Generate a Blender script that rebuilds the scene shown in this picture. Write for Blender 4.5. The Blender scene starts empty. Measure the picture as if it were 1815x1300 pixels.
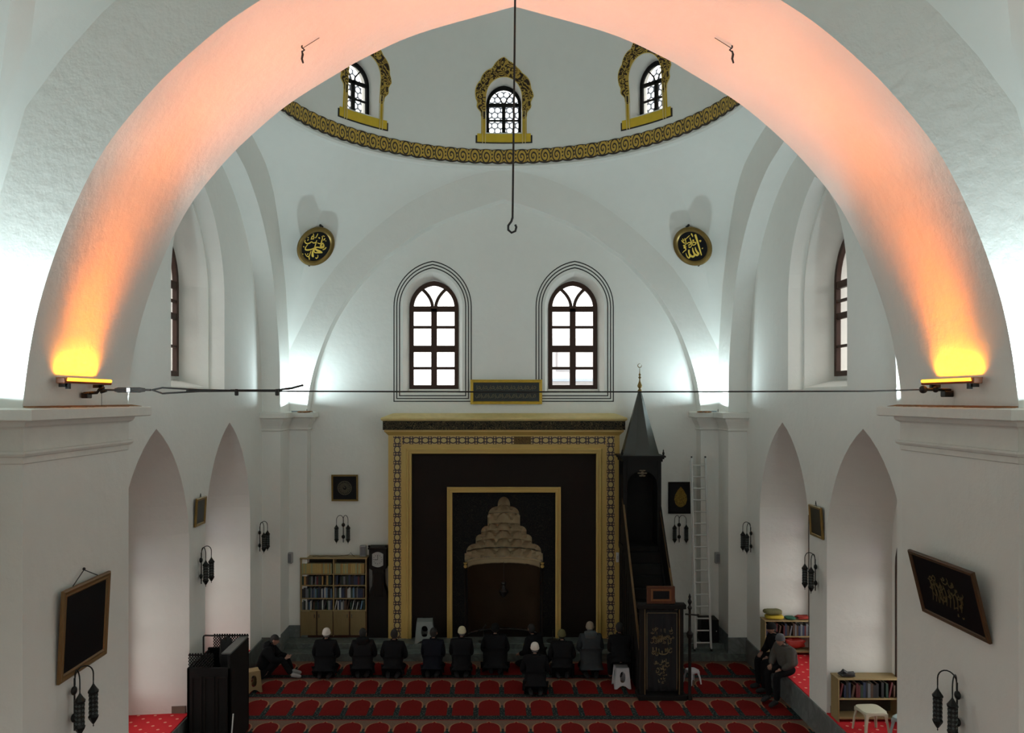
import bpy, bmesh, math, random
from mathutils import Vector, Matrix
random.seed(7)
PI = math.pi
C = bpy.context.scene.collection
# ------------------------------------------------------------------ camera
EYE = 6.2
cd = bpy.data.cameras.new('camera'); cam = bpy.data.objects.new('camera', cd); C.objects.link(cam)
cam.location = (-0.28, 0, EYE); cam.rotation_euler = (PI/2, 0, 0)
cd.sensor_width = 36; cd.lens = 1400/1815*36; cd.shift_x = 34.5/1815; cd.shift_y = 58/1815
cd.clip_start = .05; cd.clip_end = 300
bpy.context.scene.camera = cam
# ------------------------------------------------------------------ sky / exposure
vs = bpy.context.scene.view_settings
vs.view_transform = 'Standard'; vs.look = 'None'; vs.gamma = 1; vs.use_curve_mapping = False; vs.exposure = 0.0
W = bpy.data.worlds.new('world'); bpy.context.scene.world = W; W.use_nodes = True
bg = W.node_tree.nodes['Background']; bg.inputs[0].default_value = (1, .96, .93, 1); bg.inputs[1].default_value = 3.9
_n = W.node_tree.nodes; _l = W.node_tree.links       # overcast sky above, duller ground below the horizon
_tc = _n.new('ShaderNodeTexCoord'); _sp = _n.new('ShaderNodeSeparateXYZ'); _mr = _n.new('ShaderNodeMapRange'); _mx = _n.new('ShaderNodeMix'); _mx.data_type = 'RGBA'
_mr.inputs[1].default_value = -.04; _mr.inputs[2].default_value = .04
_l.new(_tc.outputs['Generated'], _sp.inputs[0]); _l.new(_sp.outputs[2], _mr.inputs[0]); _l.new(_mr.outputs[0], _mx.inputs[0])
_mx.inputs[6].default_value = (.27, .25, .24, 1); _mx.inputs[7].default_value = (1, .96, .93, 1); _l.new(_mx.outputs[2], bg.inputs[0])
cy = bpy.context.scene.cycles
cy.diffuse_bounces = 5; cy.sample_clamp_indirect = 4
def lamp(name, kind, loc, energy, color, size=.1, size_y=None, aim=None, spread=None, blend=.5, angle=None):
    l = bpy.data.lights.new(name, kind); l.energy = energy; l.color = color
    o = bpy.data.objects.new(name, l); C.objects.link(o); o.location = loc
    if kind == 'AREA':
        l.size = size
        if size_y: l.shape = 'RECTANGLE'; l.size_y = size_y
        if spread: l.spread = spread
    else: l.shadow_soft_size = size
    if kind == 'SPOT': l.spot_size = angle; l.spot_blend = blend
    if aim is not None: o.rotation_euler = Vector(aim).to_track_quat('-Z', 'Y').to_euler()
    return o
COOL = (.73, .93, .99)
for sx in (-1, 1):
    # fluorescent fittings lying on the capitals, shining upwards, plus an added unseen fill lamp
    lamp('capital_or_fill_light', 'AREA', (sx*4.98, 19.0, 6.0), 60, COOL, .30, .12, aim=(-sx*.12, -.1, 1))
    lamp('capital_or_fill_light', 'AREA', (sx*5.35, 10.55, 6.30), 300, COOL, .5, .25, aim=(-sx*.25, .35, 1))
    lamp('capital_or_fill_light', 'AREA', (sx*5.15, 7.35, 6.25), 88, COOL, .4, .2, aim=(-sx*.1, .1, 1))
    lamp('capital_or_fill_light', 'AREA', (sx*4.9, -1.0, 6.3), 60, COOL, .5, .3, aim=(-sx*.1, .1, 1))  # added fill behind the camera, no known fitting; brightens the near bay
    # amber lamp on the inner face of each pier
    for deg, en in ((5, 3), (24, 18), (46, 27)):
        a = math.radians(deg)
        lamp('amber_light', 'AREA', (sx*4.80, 8.82, 6.47), en, (1, .20, 0), .86, .05, aim=(-sx*math.sin(a), 0.02, math.cos(a)), spread=1.05)
    lamp('amber_light', 'AREA', (sx*4.83, 8.77, 6.46), 12, (1, .27, 0), .80, .05, aim=(sx*.5, 0, 1), spread=2.2)
# daylight helper: portals only guide sampling of the sky through the openings
PORTALS = []
def portal(loc, aim, w, h):
    o = lamp('portal', 'AREA', loc, 1, (1, 1, 1), w, h, aim=aim); o.data.cycles.is_portal = True
    PORTALS.append(o)

def s_of(Y): return 1400/Y
def at(x, y, Y):                      # where a sight line of the photograph meets depth Y (measuring aid)
    s = s_of(Y); return ((x-873)/s-.28, EYE-(y-708)/s)
# ------------------------------------------------------------------ tags
def tag(o, label=None, cat=None, group=None, kind=None):
    if label: o['label'] = label
    if cat: o['category'] = cat
    if group: o['group'] = group
    if kind: o['kind'] = kind
    return o
def empty(name, loc, rz=0, label=None, cat=None, group=None):
    o = bpy.data.objects.new(name, None); C.objects.link(o); o.location = loc; o.rotation_euler = (0, 0, rz)
    o.empty_display_size = .2
    return tag(o, label, cat, group)
def copy_tree(o, parent=None):
    c = o.copy(); C.objects.link(c); c.parent = parent
    for ch in KIDS.get(o.name, []): copy_tree(ch, c)
    return c
KIDS = {}
# ------------------------------------------------------------------ mesh builder
class MB:
    def __init__(s): s.v = []; s.f = []; s.m = []; s.uv = {}
    def add(s, vs_, fs, mi=0, M=None):
        b = len(s.v)
        for p in vs_: s.v.append(tuple(M @ Vector(p)) if M is not None else tuple(p))
        for f in fs: s.f.append(tuple(i+b for i in f)); s.m.append(mi)
        return b
    def box(s, x0, x1, y0, y1, z0, z1, mi=0, M=None, bev=0):
        if bev > 0:
            b = min(bev, (x1-x0)/2.01, (y1-y0)/2.01, (z1-z0)/2.01)
            pts = []
            for sx in (0, 1):
                for sy in (0, 1):
                    for sz in (0, 1):
                        X = (x0, x1)[sx]; Y = (y0, y1)[sy]; Z = (z0, z1)[sz]
                        dx = b*(1-2*sx); dy = b*(1-2*sy); dz = b*(1-2*sz)
                        pts += [(X, Y+dy, Z+dz), (X+dx, Y, Z+dz), (X+dx, Y+dy, Z)]
            def i(a, b_, c, k): return (a*4+b_*2+c)*3+k
            F = []
            F += [(i(0,0,0,0), i(0,0,1,0), i(0,1,1,0), i(0,1,0,0)), (i(1,0,0,0), i(1,1,0,0), i(1,1,1,0), i(1,0,1,0))]
            F += [(i(0,0,0,1), i(1,0,0,1), i(1,0,1,1), i(0,0,1,1)), (i(0,1,0,1), i(0,1,1,1), i(1,1,1,1), i(1,1,0,1))]
            F += [(i(0,0,0,2), i(0,1,0,2), i(1,1,0,2), i(1,0,0,2)), (i(0,0,1,2), i(1,0,1,2), i(1,1,1,2), i(0,1,1,2))]
            for a in (0, 1):
                for c in (0, 1):
                    F.append((i(a,0,c,0), i(a,0,c,2), i(a,1,c,2), i(a,1,c,0)))
                    F.append((i(0,a,c,1), i(0,a,c,2), i(1,a,c,2), i(1,a,c,1)))
                    F.append((i(a,c,0,0), i(a,c,0,1), i(a,c,1,1), i(a,c,1,0)))
                    for e in (0, 1): F.append((i(a,c,e,0), i(a,c,e,1), i(a,c,e,2)))
            return s.add(pts, F, mi, M)
        v = [(x, y, z) for x in (x0, x1) for y in (y0, y1) for z in (z0, z1)]
        return s.add(v, [(0,1,3,2), (4,6,7,5), (0,4,5,1), (2,3,7,6), (0,2,6,4), (1,5,7,3)], mi, M)
    def lathe(s, prof, n=16, mi=0, M=None, a0=0, a1=2*PI, sc=(1, 1), cap=True):
        full = abs(a1-a0-2*PI) < 1e-6; k = n if full else n+1
        v = [(r*math.cos(a0+(a1-a0)*i/n)*sc[0], r*math.sin(a0+(a1-a0)*i/n)*sc[1], z) for r, z in prof for i in range(k)]
        F = []
        for j in range(len(prof)-1):
            for i in range(n):
                i2 = (i+1) % k
                F.append((j*k+i, j*k+i2, (j+1)*k+i2, (j+1)*k+i))
        if full and cap:
            if prof[0][0] > 1e-5: F.append(tuple(reversed(range(k))))
            if prof[-1][0] > 1e-5: F.append(tuple((len(prof)-1)*k+i for i in range(k)))
        return s.add(v, F, mi, M)
    def tube(s, path, r, n=8, mi=0, M=None, closed=False):
        P = [Vector(p) for p in path]; rs = r if isinstance(r, (list, tuple)) else [r]*len(P)
        v = []; F = []; up = None
        for i, p in enumerate(P):
            t = (P[min(i+1, len(P)-1)]-P[max(i-1, 0)]) if not closed else (P[(i+1) % len(P)]-P[i-1])
            if t.length < 1e-9: t = Vector((0, 0, 1))
            t.normalize()
            if up is None: up = Vector((0, 0, 1)) if abs(t.z) < .9 else Vector((1, 0, 0))
            u = up-t*up.dot(t)
            if u.length < 1e-4: u = t.orthogonal()
            u.normalize(); w = t.cross(u); up = u
            for k in range(n):
                a = 2*PI*k/n; v.append(p+(u*math.cos(a)+w*math.sin(a))*rs[i])
        m = len(P)
        for i in range(m if closed else m-1):
            for k in range(n):
                F.append((i*n+k, i*n+(k+1) % n, ((i+1) % m)*n+(k+1) % n, ((i+1) % m)*n+k))
        if not closed: F.append(tuple(reversed(range(n)))); F.append(tuple((m-1)*n+k for k in range(n)))
        return s.add(v, F, mi, M)
    def prism(s, poly, a, b, axis='y', mi=0, M=None):
        def P(u, w, d): return (u, d, w) if axis == 'y' else ((d, u, w) if axis == 'x' else (u, w, d))
        n = len(poly); v = [P(u, w, a) for u, w in poly]+[P(u, w, b) for u, w in poly]
        F = [tuple(range(n)), tuple(reversed(range(n, 2*n)))]+[(i, i+n, (i+1) % n+n, (i+1) % n) for i in range(n)]
        return s.add(v, F, mi, M)
    def ring(s, outer, inner, a, b, axis='y', mi=0, M=None, closed=True):
        """band between two outlines with the same number of points, extruded a..b"""
        def P(u, w, d): return (u, d, w) if axis == 'y' else ((d, u, w) if axis == 'x' else (u, w, d))
        n = len(outer); v = []
        for d in (a, b): v += [P(u, w, d) for u, w in outer]+[P(u, w, d) for u, w in inner]
        F = []
        for i in range(n if closed else n-1):
            j = (i+1) % n
            F += [(i, j, n+j, n+i), (2*n+i, 3*n+i, 3*n+j, 2*n+j), (i, 2*n+i, 2*n+j, j), (n+i, n+j, 3*n+j, 3*n+i)]
        if not closed: F += [(0, n, 3*n, 2*n), (n-1, 3*n-1, 4*n-1, 2*n-1)]
        return s.add(v, F, mi, M)
    def sphere(s, c, r, n=12, m=8, mi=0, M=None):
        if not isinstance(r, (tuple, list)): r = (r, r, r)
        prof = [(math.sin(PI*j/m), -math.cos(PI*j/m)) for j in range(m+1)]
        T = Matrix.Translation(c) @ Matrix.Diagonal((r[0], r[1], r[2], 1))
        return s.lathe(prof, n, mi, (M @ T) if M is not None else T)
    def build(s, name, mats, parent=None, smooth=False, fix=True, loc=None):
        me = bpy.data.meshes.new(name)
        me.from_pydata(s.v, [], s.f)
        if not isinstance(mats, (list, tuple)): mats = [mats]
        for m in mats: me.materials.append(m)
        me.polygons.foreach_set('material_index', s.m)
        if fix:
            bm = bmesh.new(); bm.from_mesh(me); bmesh.ops.remove_doubles(bm, verts=bm.verts, dist=1e-5)
            bmesh.ops.recalc_face_normals(bm, faces=bm.faces); bm.to_mesh(me); bm.free()
        if smooth:
            me.polygons.foreach_set('use_smooth', [True]*len(me.polygons))
            me.set_sharp_from_angle(angle=math.radians(35))
        me.update()
        o = bpy.data.objects.new(name, me); C.objects.link(o)
        if parent is not None: o.parent = parent; KIDS.setdefault(parent.name, []).append(o)
        if loc: o.location = loc
        return o
def cut(o, cutters):
    for c in cutters:
        m = o.modifiers.new('cut', 'BOOLEAN'); m.operation = 'DIFFERENCE'; m.object = c; m.solver = 'EXACT'
    dg = bpy.context.evaluated_depsgraph_get(); dg.update()
    me = bpy.data.meshes.new_from_object(o.evaluated_get(dg))
    o.modifiers.clear(); old = o.data; o.data = me; bpy.data.meshes.remove(old)
    for c in cutters: bpy.data.objects.remove(c)
def lerp_tab(t, x):
    x = abs(x)
    for (a, b), (c, d) in zip(t, t[1:]):
        if x <= c: return b+(d-b)*(x-a)/(c-a)
    return t[-1][1]
def smooth_tab(t, n=40):              # resample a table as a smooth (Catmull-Rom) curve
    P = [Vector(p) for p in t]; P = [2*P[0]-P[1]]+P+[2*P[-1]-P[-2]]; out = []
    for i in range(1, len(P)-2):
        for k in range(6):
            u = k/6; p0, p1, p2, p3 = P[i-1:i+3]
            out.append(tuple(.5*((2*p1)+(p2-p0)*u+(2*p0-5*p1+4*p2-p3)*u*u+(3*p1-p0-3*p2+p3)*u**3)))
    out.append(tuple(t[-1])); return out
# ------------------------------------------------------------------ material helpers
class E:                              # tiny expression layer over math nodes
    def __init__(s, nt, k): s.nt = nt; s.k = k
    def _op(s, op, *a):
        n = s.nt.nodes.new('ShaderNodeMath'); n.operation = op
        for i, x in enumerate((s,)+a):
            if isinstance(x, E): s.nt.links.new(x.k, n.inputs[i])
            else: n.inputs[i].default_value = x
        return E(s.nt, n.outputs[0])
    def __add__(s, o): return s._op('ADD', o)
    def __radd__(s, o): return s._op('ADD', o)
    def __sub__(s, o): return s._op('SUBTRACT', o)
    def __rsub__(s, o): return s._op('MULTIPLY', -1)._op('ADD', o)
    def __mul__(s, o): return s._op('MULTIPLY', o)
    def __rmul__(s, o): return s._op('MULTIPLY', o)
    def __truediv__(s, o): return s._op('DIVIDE', o)
    def __lt__(s, o): return s._op('LESS_THAN', o)
    def __gt__(s, o): return s._op('GREATER_THAN', o)
    def abs(s): return s._op('ABSOLUTE')
    def sin(s): return s._op('SINE')
    def sqrt(s): return s._op('SQRT')
    def frac(s): return s._op('FRACT')
    def floor(s): return s._op('FLOOR')
    def mod(s, o): return s._op('FLOORED_MODULO', o)
    def pow(s, o): return s._op('POWER', o)
    def min(s, o): return s._op('MINIMUM', o)
    def max(s, o): return s._op('MAXIMUM', o)
    def clamp(s): return s.max(0.0).min(1.0)
    def atan2(s, o): return s._op('ARCTAN2', o)
def newmat(name):
    m = bpy.data.materials.new(name); m.use_nodes = True
    nt = m.node_tree; return m, nt, nt.nodes['Principled BSDF']
def rgba(c): return (c[0], c[1], c[2], 1)
def mixc(nt, f, a, b):
    n = nt.nodes.new('ShaderNodeMix'); n.data_type = 'RGBA'
    for idx, x in ((0, f), (6, a), (7, b)):
        if isinstance(x, E): nt.links.new(x.k, n.inputs[idx])
        elif hasattr(x, 'is_output'): nt.links.new(x, n.inputs[idx])
        elif idx == 0: n.inputs[0].default_value = x
        else: n.inputs[idx].default_value = rgba(x)
    return n.outputs[2]
def coords(nt, kind='Object'):
    t = nt.nodes.new('ShaderNodeTexCoord'); sp = nt.nodes.new('ShaderNodeSeparateXYZ')
    nt.links.new(t.outputs[kind], sp.inputs[0])
    return t.outputs[kind], [E(nt, o) for o in sp.outputs]
def noise(nt, vec, scale, detail=3, out=0, dist=0):
    n = nt.nodes.new('ShaderNodeTexNoise'); n.inputs['Scale'].default_value = scale
    n.inputs['Detail'].default_value = detail; n.inputs['Distortion'].default_value = dist
    nt.links.new(vec, n.inputs['Vector']); return E(nt, n.outputs[out])
def bump(nt, b, h, strength, dist=.02):
    n = nt.nodes.new('ShaderNodeBump'); n.inputs['Strength'].default_value = strength; n.inputs['Distance'].default_value = dist
    nt.links.new(h.k, n.inputs['Height']); nt.links.new(n.outputs[0], b.inputs['Normal'])
MATS = {}
def mat(name, col, rough=.6, metal=0, var=.12, scale=8, bmp=0, bscale=None, spec=.5):
    if name in MATS: return MATS[name]
    m, nt, b = newmat(name); v, _ = coords(nt)
    n = noise(nt, v, scale, 4)
    c = mixc(nt, n, tuple(x*(1-var) for x in col), tuple(min(1, x*(1+var)) for x in col))
    nt.links.new(c, b.inputs['Base Color']); b.inputs['Roughness'].default_value = rough
    b.inputs['Metallic'].default_value = metal; b.inputs['Specular IOR Level'].default_value = spec
    if bmp: bump(nt, b, noise(nt, v, bscale or scale*3, 5), bmp)
    MATS[name] = m; return m
def wood(name, a, b_, rough=.5, scale=3, stretch=(1, 1, .12)):
    if name in MATS: return MATS[name]
    m, nt, b = newmat(name); v, _ = coords(nt)
    mp = nt.nodes.new('ShaderNodeMapping'); mp.inputs['Scale'].default_value = stretch; nt.links.new(v, mp.inputs[0])
    n = noise(nt, mp.outputs[0], scale*12, 4, dist=.6)
    nt.links.new(mixc(nt, n, a, b_), b.inputs['Base Color']); b.inputs['Roughness'].default_value = rough; b.inputs['Specular IOR Level'].default_value = .25
    bump(nt, b, n, .1, .01); MATS[name] = m; return m
# plaster: limewash with trowel relief and faint stains
def plaster(name, col, bs=.35, fine=60):
    m, nt, b = newmat(name); v, _ = coords(nt)
    n1 = noise(nt, v, .6, 4); n2 = noise(nt, v, 5, 5)
    c = mixc(nt, (n1*.6+n2*.4), tuple(x*.93 for x in col), tuple(min(1, x*1.05) for x in col))
    nt.links.new(c, b.inputs['Base Color']); b.inputs['Roughness'].default_value = .85
    b.inputs['Specular IOR Level'].default_value = .25
    bump(nt, b, noise(nt, v, 7, 6)*.7+noise(nt, v, fine, 3)*.12, bs, .03); return m
PL = plaster('white_limewash', (.80, .79, .74))
PLC = plaster('white_limewash_dome', (.78, .78, .73), .15)
PLN = plaster('white_limewash_rough', (.80, .79, .74), .5, 45)
STONE = mat('capital_stone', (.74, .72, .66), .7, var=.08, scale=4, bmp=.25)
def marble(name, a, b_, rough=.35):
    m, nt, b = newmat(name); v, _ = coords(nt)
    n = noise(nt, v, 2.5, 8, dist=1.5); t = ((n-.5).abs()*6).clamp()
    nt.links.new(mixc(nt, t, a, b_), b.inputs['Base Color']); b.inputs['Roughness'].default_value = rough; return m
MARB = marble('grey_marble', (.12, .135, .13), (.19, .21, .205))
MARBD = marble('grey_marble_floor', (.075, .088, .08), (.14, .16, .145), .4)
def struct(name, mb, m, **k):
    o = mb.build(name, m, **k); o['kind'] = 'structure'; return o
# ------------------------------------------------------------------ the building shell
WS = 4.95; YN, YF = 7.85, 10.09; BX = 5.3; YB = 19.5; YW = 19.9; SX = 5.74
YC = (YF+YB)/2; AY = (YB-YF)/2
NEARP = [(0, 5.02), (1.2, 4.68), (1.86, 4.39), (2.25, 4.17), (2.9, 3.76), (3.45, 3.29), (3.80, 2.92), (4.10, 2.54), (4.30, 2.20), (4.50, 1.77), (4.67, 1.32), (4.80, .88), (4.89, .42), (4.95, -.05)]
BACKP = [(0, 4.95), (1.1, 4.58), (1.96, 4.2), (2.69, 3.7), (3.04, 3.45), (3.64, 2.8), (4.0, 2.3), (4.32, 1.72), (4.6, 1.0), (4.78, .35), (4.86, -.24)]
SIDEP = [(0, 5.02), (.6, 4.87), (1.3, 4.66), (2.1, 4.2), (2.75, 3.6), (3.2, 2.95), (3.5, 2.2), (3.75, 1.3), (3.86, .6), (3.9, -.3)]
EXB = [(0, 5.66), (.6, 5.58), (1.3, 5.36), (2.2, 4.94), (2.88, 4.47), (3.6, 3.85), (4.25, 3.15), (4.6, 2.63), (4.9, 2.0), (5.15, 1.5), (5.3, 1.2)]
EXS = [(0, 5.68), (1.3, 5.58), (2.3, 5.35), (2.9, 5.1), (3.45, 4.6), (3.9, 3.8), (4.3, 2.95), (4.55, 2.1), (4.705, 1.2)]
EXN = [(0, 5.88), (1.3, 5.62), (2.6, 5.0), (3.4, 4.5), (4.03, 3.97), (4.4, 3.58), (4.7, 3.22), (4.95, 2.85), (5.15, 2.4), (5.3, 1.6)]
def arch_poly(tab, xo, z0, ztop, c=0):
    """wall outline (closed) around an arched opening that starts at z0; heights in tab are above the eye"""
    a = [(c+x, EYE+h) for x, h in reversed(smooth_tab(tab))]        # springing -> apex on the + side
    b = [(c-x, EYE+h) for x, h in smooth_tab(tab)][1:]
    w = tab[-1][0]
    return [(c+xo, z0), (c+xo, ztop), (c-xo, ztop), (c-xo, z0), (c-w, z0)]+list(reversed(b))+list(reversed(a))+[(c+w, z0)]
m = MB(); m.prism(arch_poly(NEARP, 7.2, 0, 12.6), YN, YF); struct('wall_center', m, PLN, smooth=True)
m = MB(); m.prism(arch_poly(BACKP, 7.2, 0, 12.6), YB, YW+.05)
struct('wall_back_arch', m, PL, smooth=True)
for sx, nm in ((-1, 'left'), (1, 'right')):
    m = MB(); m.prism(arch_poly(SIDEP, 5.1, 0, 12.6, YC), sx*BX, sx*(SX+.02), axis='x'); struct('wall_%s_arch' % nm, m, PL, smooth=True)
# side walls with niches and window openings
def lancet(hw, z0, zs, za, n=10, c=0):
    """closed pointed outline: centre c, half width hw, springing zs, apex za"""
    rise = za-zs; r = (rise*rise+hw*hw)/(2*hw)                      # circle centred on the springing line
    pts = [(c-hw, z0)]
    for k in range(n+1):
        a = math.atan2(rise, r-hw)*k/n
        pts.append((c-hw+r-r*math.cos(a), zs+r*math.sin(a)))
    right = [(2*c-u, w) for u, w in reversed(pts[:-1])]
    return pts+right
def frustum_cutter(pa, pb, da, db, axis):
    m = MB(); n = len(pa)
    P = (lambda u, w, d: (d, u, w)) if axis == 'x' else (lambda u, w, d: (u, d, w))
    v = [P(u, w, da) for u, w in pa]+[P(u, w, db) for u, w in pb]
    m.add(v, [tuple(range(n)), tuple(reversed(range(n, 2*n)))]+[(i, i+n, (i+1) % n+n, (i+1) % n) for i in range(n)])
    return m.build('cutter', PL)
NICHE = (16.4, 12.83)
UPW = 14.75
side_windows = []
for sx, nm in ((-1, 'left'), (1, 'right')):
    m = MB(); m.box(min(sx*SX, sx*7.3), max(sx*SX, sx*7.3), 9.2, 20.8, 0, 12.6); o = m.build('wall_'+nm, PL)
    cs = []
    for c in NICHE:
        cs.append(frustum_cutter(lancet(1.41, .53, 3.5, 5.74, c=c), lancet(1.27, .53, 3.5, 5.55, c=c), sx*5.6, sx*6.85, 'x'))
        cs.append(frustum_cutter(lancet(1.10, .95, 3.25, 4.15, c=c), lancet(1.10, .95, 3.25, 4.15, c=c), sx*6.8, sx*7.5, 'x'))
    cs.append(frustum_cutter(lancet(1.34, 6.39, 8.2, 10.36, c=UPW), lancet(1.34, 6.39, 8.2, 10.36, c=UPW), sx*5.6, sx*6.05, 'x'))
    cs.append(frustum_cutter(lancet(1.30, 6.42, 8.2, 10.25, c=UPW), lancet(1.12, 6.6, 8.3, 9.7, c=UPW), sx*6.0, sx*6.65, 'x'))
    cs.append(frustum_cutter(lancet(1.06, 6.66, 8.55, 9.5, c=UPW), lancet(1.06, 6.66, 8.55, 9.5, c=UPW), sx*6.6, sx*7.5, 'x'))
    cut(o, cs); o['kind'] = 'structure'
    # near bay, seen only beside the arch
    m = MB(); m.box(min(sx*BX, sx*6), max(sx*BX, sx*6), -1.8, YN, 0, 12.6); o = m.build('wall_%s_near' % nm, PL)
    cut(o, [frustum_cutter(lancet(1.2, 1.0, 3.6, 5.0, c=3.6), lancet(1.2, 1.0, 3.6, 5.0, c=3.6), sx*5.0, sx*6.3, 'x')]); o['kind'] = 'structure'  # unseen opening, added to let daylight onto the piers
    portal((sx*6.05, 3.6, 2.9), (-sx, 0, 0), 2.4, 3.9)
m = MB(); m.box(-6, 6, -2.1, -1.6, 0, 12.6); o = m.build('wall_front', PL)
cut(o, [frustum_cutter(lancet(1.0, 1.0, 3.6, 4.9, c=q*3.2), lancet(1.0, 1.0, 3.6, 4.9, c=q*3.2), -2.4, -1.3, 'y') for q in (-1, 1)]); o['kind'] = 'structure'  # openings behind the camera, added to bring in daylight low down
for q in (-1, 1): portal((q*3.2, -2.15, 2.9), (0, 1, 0), 2.0, 3.8)
# back wall: two windows and the pocket behind the prayer niche
m = MB(); m.box(-7.2, 7.2, YW, 20.85, 0, 12.6); ow = m.build('wall_back', PL)
cs = []
WX = 1.79
for sx in (-1, 1):
    cs.append(frustum_cutter(lancet(.77, EYE+.15, EYE+2.35, EYE+3.24, c=sx*WX), lancet(.64, EYE+.22, EYE+2.30, EYE+3.08, c=sx*WX), 19.8, 20.40, 'y'))
    cs.append(frustum_cutter(lancet(.61, EYE+.26, EYE+2.30, EYE+3.02, c=sx*WX), lancet(.61, EYE+.26, EYE+2.30, EYE+3.02, c=sx*WX), 20.35, 21, 'y'))
cs.append(frustum_cutter([(-1.15, .25), (-1.15, 4.0), (1.15, 4.0), (1.15, .25)], [(-1.15, .25), (-1.15, 4.0), (1.15, 4.0), (1.15, .25)], 19.8, 20.7, 'y'))
cut(ow, cs); ow['kind'] = 'structure'
# pendentives
def pendentive(name, ex, ey, ax, ay, yc, R, hr, m_):
    mb = MB(); per = []; n = 28
    def side(px, py, qx, qy, tab, alongx):
        for k in range(n):
            u = k/n; x = px+(qx-px)*u; y = py+(qy-py)*u
            per.append((x, y, lerp_tab(tab, x if alongx else y)))
    ex = smooth_tab(ex); ey = smooth_tab(ey)
    side(ax, -ay, ax, ay, ey, False); side(ax, ay, -ax, ay, ex, True)
    side(-ax, ay, -ax, -ay, ey, False); side(-ax, -ay, ax, -ay, ex, True)
    K = 14; N = len(per); vs_ = []
    for j in range(K+1):
        ph = .2+(.9-.2)*j/K
        dn = (math.cos(ph)-math.cos(.9))/(math.cos(.2)-math.cos(.9)); hn = (math.sin(ph)-math.sin(.2))/(math.sin(.9)-math.sin(.2))
        for x, y, h in per:
            th = math.atan2(y, x); rx, ry = R*math.cos(th), R*math.sin(th)
            vs_.append((rx+(x-rx)*dn, yc+ry+(y-ry)*dn, EYE+h+(hr-h)*hn))
    F = [(j*N+i, j*N+(i+1) % N, (j+1)*N+(i+1) % N, (j+1)*N+i) for j in range(K) for i in range(N)]
    mb.add(vs_, F); return struct(name, mb, m_, smooth=True)
RR, HR = 4.62, 5.76
pendentive('ceiling_pendentives', EXB, EXS, BX, AY, YC, RR+.06, HR-.05, PLC)
pendentive('ceiling_pendentives_near', EXN, [(a*4.7/5.3, b) for a, b in EXN], BX, 4.7, YN-4.7, 4.8, 6.0, PLC)
# domes
def dome_r(z, R=RR): return R*max(0, 1-(max(z, 0)/6.2)**2.3)**(1/2.3)
NW = 8
prof = [(dome_r(6.2*math.sin(PI/2*k/26)), 6.2*math.sin(PI/2*k/26)) for k in range(26)]+[(0, 6.2)]
outer = [(0, 7.0)]+[(r+.75, z) for r, z in reversed(prof[:-1])]
m = MB(); m.lathe([(RR, 0)]+prof[1:]+outer+[(RR, 0)], 96, cap=False)
dome = m.build('ceiling', PLC, smooth=True); dome.location = (0, YC, EYE+HR)
cs = []
for k in range(NW):
    a = k*2*PI/NW
    c = frustum_cutter(lancet(.425, .79, 1.61, 2.06), lancet(.47, .77, 1.62, 2.12), 3.9, 6.2, 'y')
    c.rotation_euler = (0, 0, a); c.location = dome.location; cs.append(c)
cut(dome, cs); dome['kind'] = 'structure'
dome.data.polygons.foreach_set('use_smooth', [True]*len(dome.data.polygons)); dome.data.set_sharp_from_angle(angle=math.radians(30))
m = MB(); m.lathe([(4.8, 0)]+[(4.8*math.cos(PI/2*k/16), 4.2*math.sin(PI/2*k/16)) for k in range(1, 17)], 64, cap=False)
o = struct('ceiling_near', m, PLC, smooth=True); o.location = (0, YN-4.7, EYE+6.0)
# plain string course under the painted band
m = MB(); m.lathe([(RR+.1, -.1), (RR-.02, -.09), (RR-.05, -.04), (RR-.02, 0), (RR+.1, .01)], 96, cap=False); o = struct('trim_1', m, PLC, smooth=True); o.location = (0, YC, EYE+HR)
# capitals: a moulding profile swept round a plan line with mitred corners
def sweep(mb, path, prof, mi=0):
    P = [Vector((x, y)) for x, y in path]; k = len(prof); vs_ = []
    for i, p in enumerate(P):
        if i == 0: t = (P[1]-P[0]).normalized(); nrm = Vector((t.y, -t.x)); sc = 1
        elif i == len(P)-1: t = (P[-1]-P[-2]).normalized(); nrm = Vector((t.y, -t.x)); sc = 1
        else:
            t1 = (P[i]-P[i-1]).normalized(); t2 = (P[i+1]-P[i]).normalized()
            n1 = Vector((t1.y, -t1.x)); n2 = Vector((t2.y, -t2.x)); nrm = (n1+n2).normalized(); sc = 1/max(.3, nrm.dot(n1))
        for o_, z in prof: q = p+nrm*o_*sc; vs_.append((q.x, q.y, z))
    F = [(i*k+j, (i+1)*k+j, (i+1)*k+j+1, i*k+j+1) for i in range(len(P)-1) for j in range(k-1)]
    F += [tuple(range(k)), tuple(reversed(range((len(P)-1)*k, len(P)*k)))]
    mb.add(vs_, F, mi)
def orient(path, sx): return path if sx > 0 else [(-x, y) for x, y in path][::-1]
PN = [(-.05, 6.115), (.20, 6.105), (.22, 6.095), (.22, 5.995), (.195, 5.985), (.07, 5.985), (.07, 5.965), (.055, 5.93), (.02, 5.91), (.015, 5.895), (.015, 5.68), (.06, 5.68), (.06, 5.655), (.045, 5.63), (.02, 5.62), (.018, 5.56), (.002, 5.55), (-.05, 5.55)]
PB = [(-.05, 5.90), (.19, 5.885), (.2, 5.87), (.2, 5.76), (.18, 5.745), (.12, 5.74), (.11, 5.68), (.05, 5.56), (.03, 5.5), (.03, 5.48), (.045, 5.46), (.03, 5.44), (0, 5.43), (-.05, 5.43)]
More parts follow.
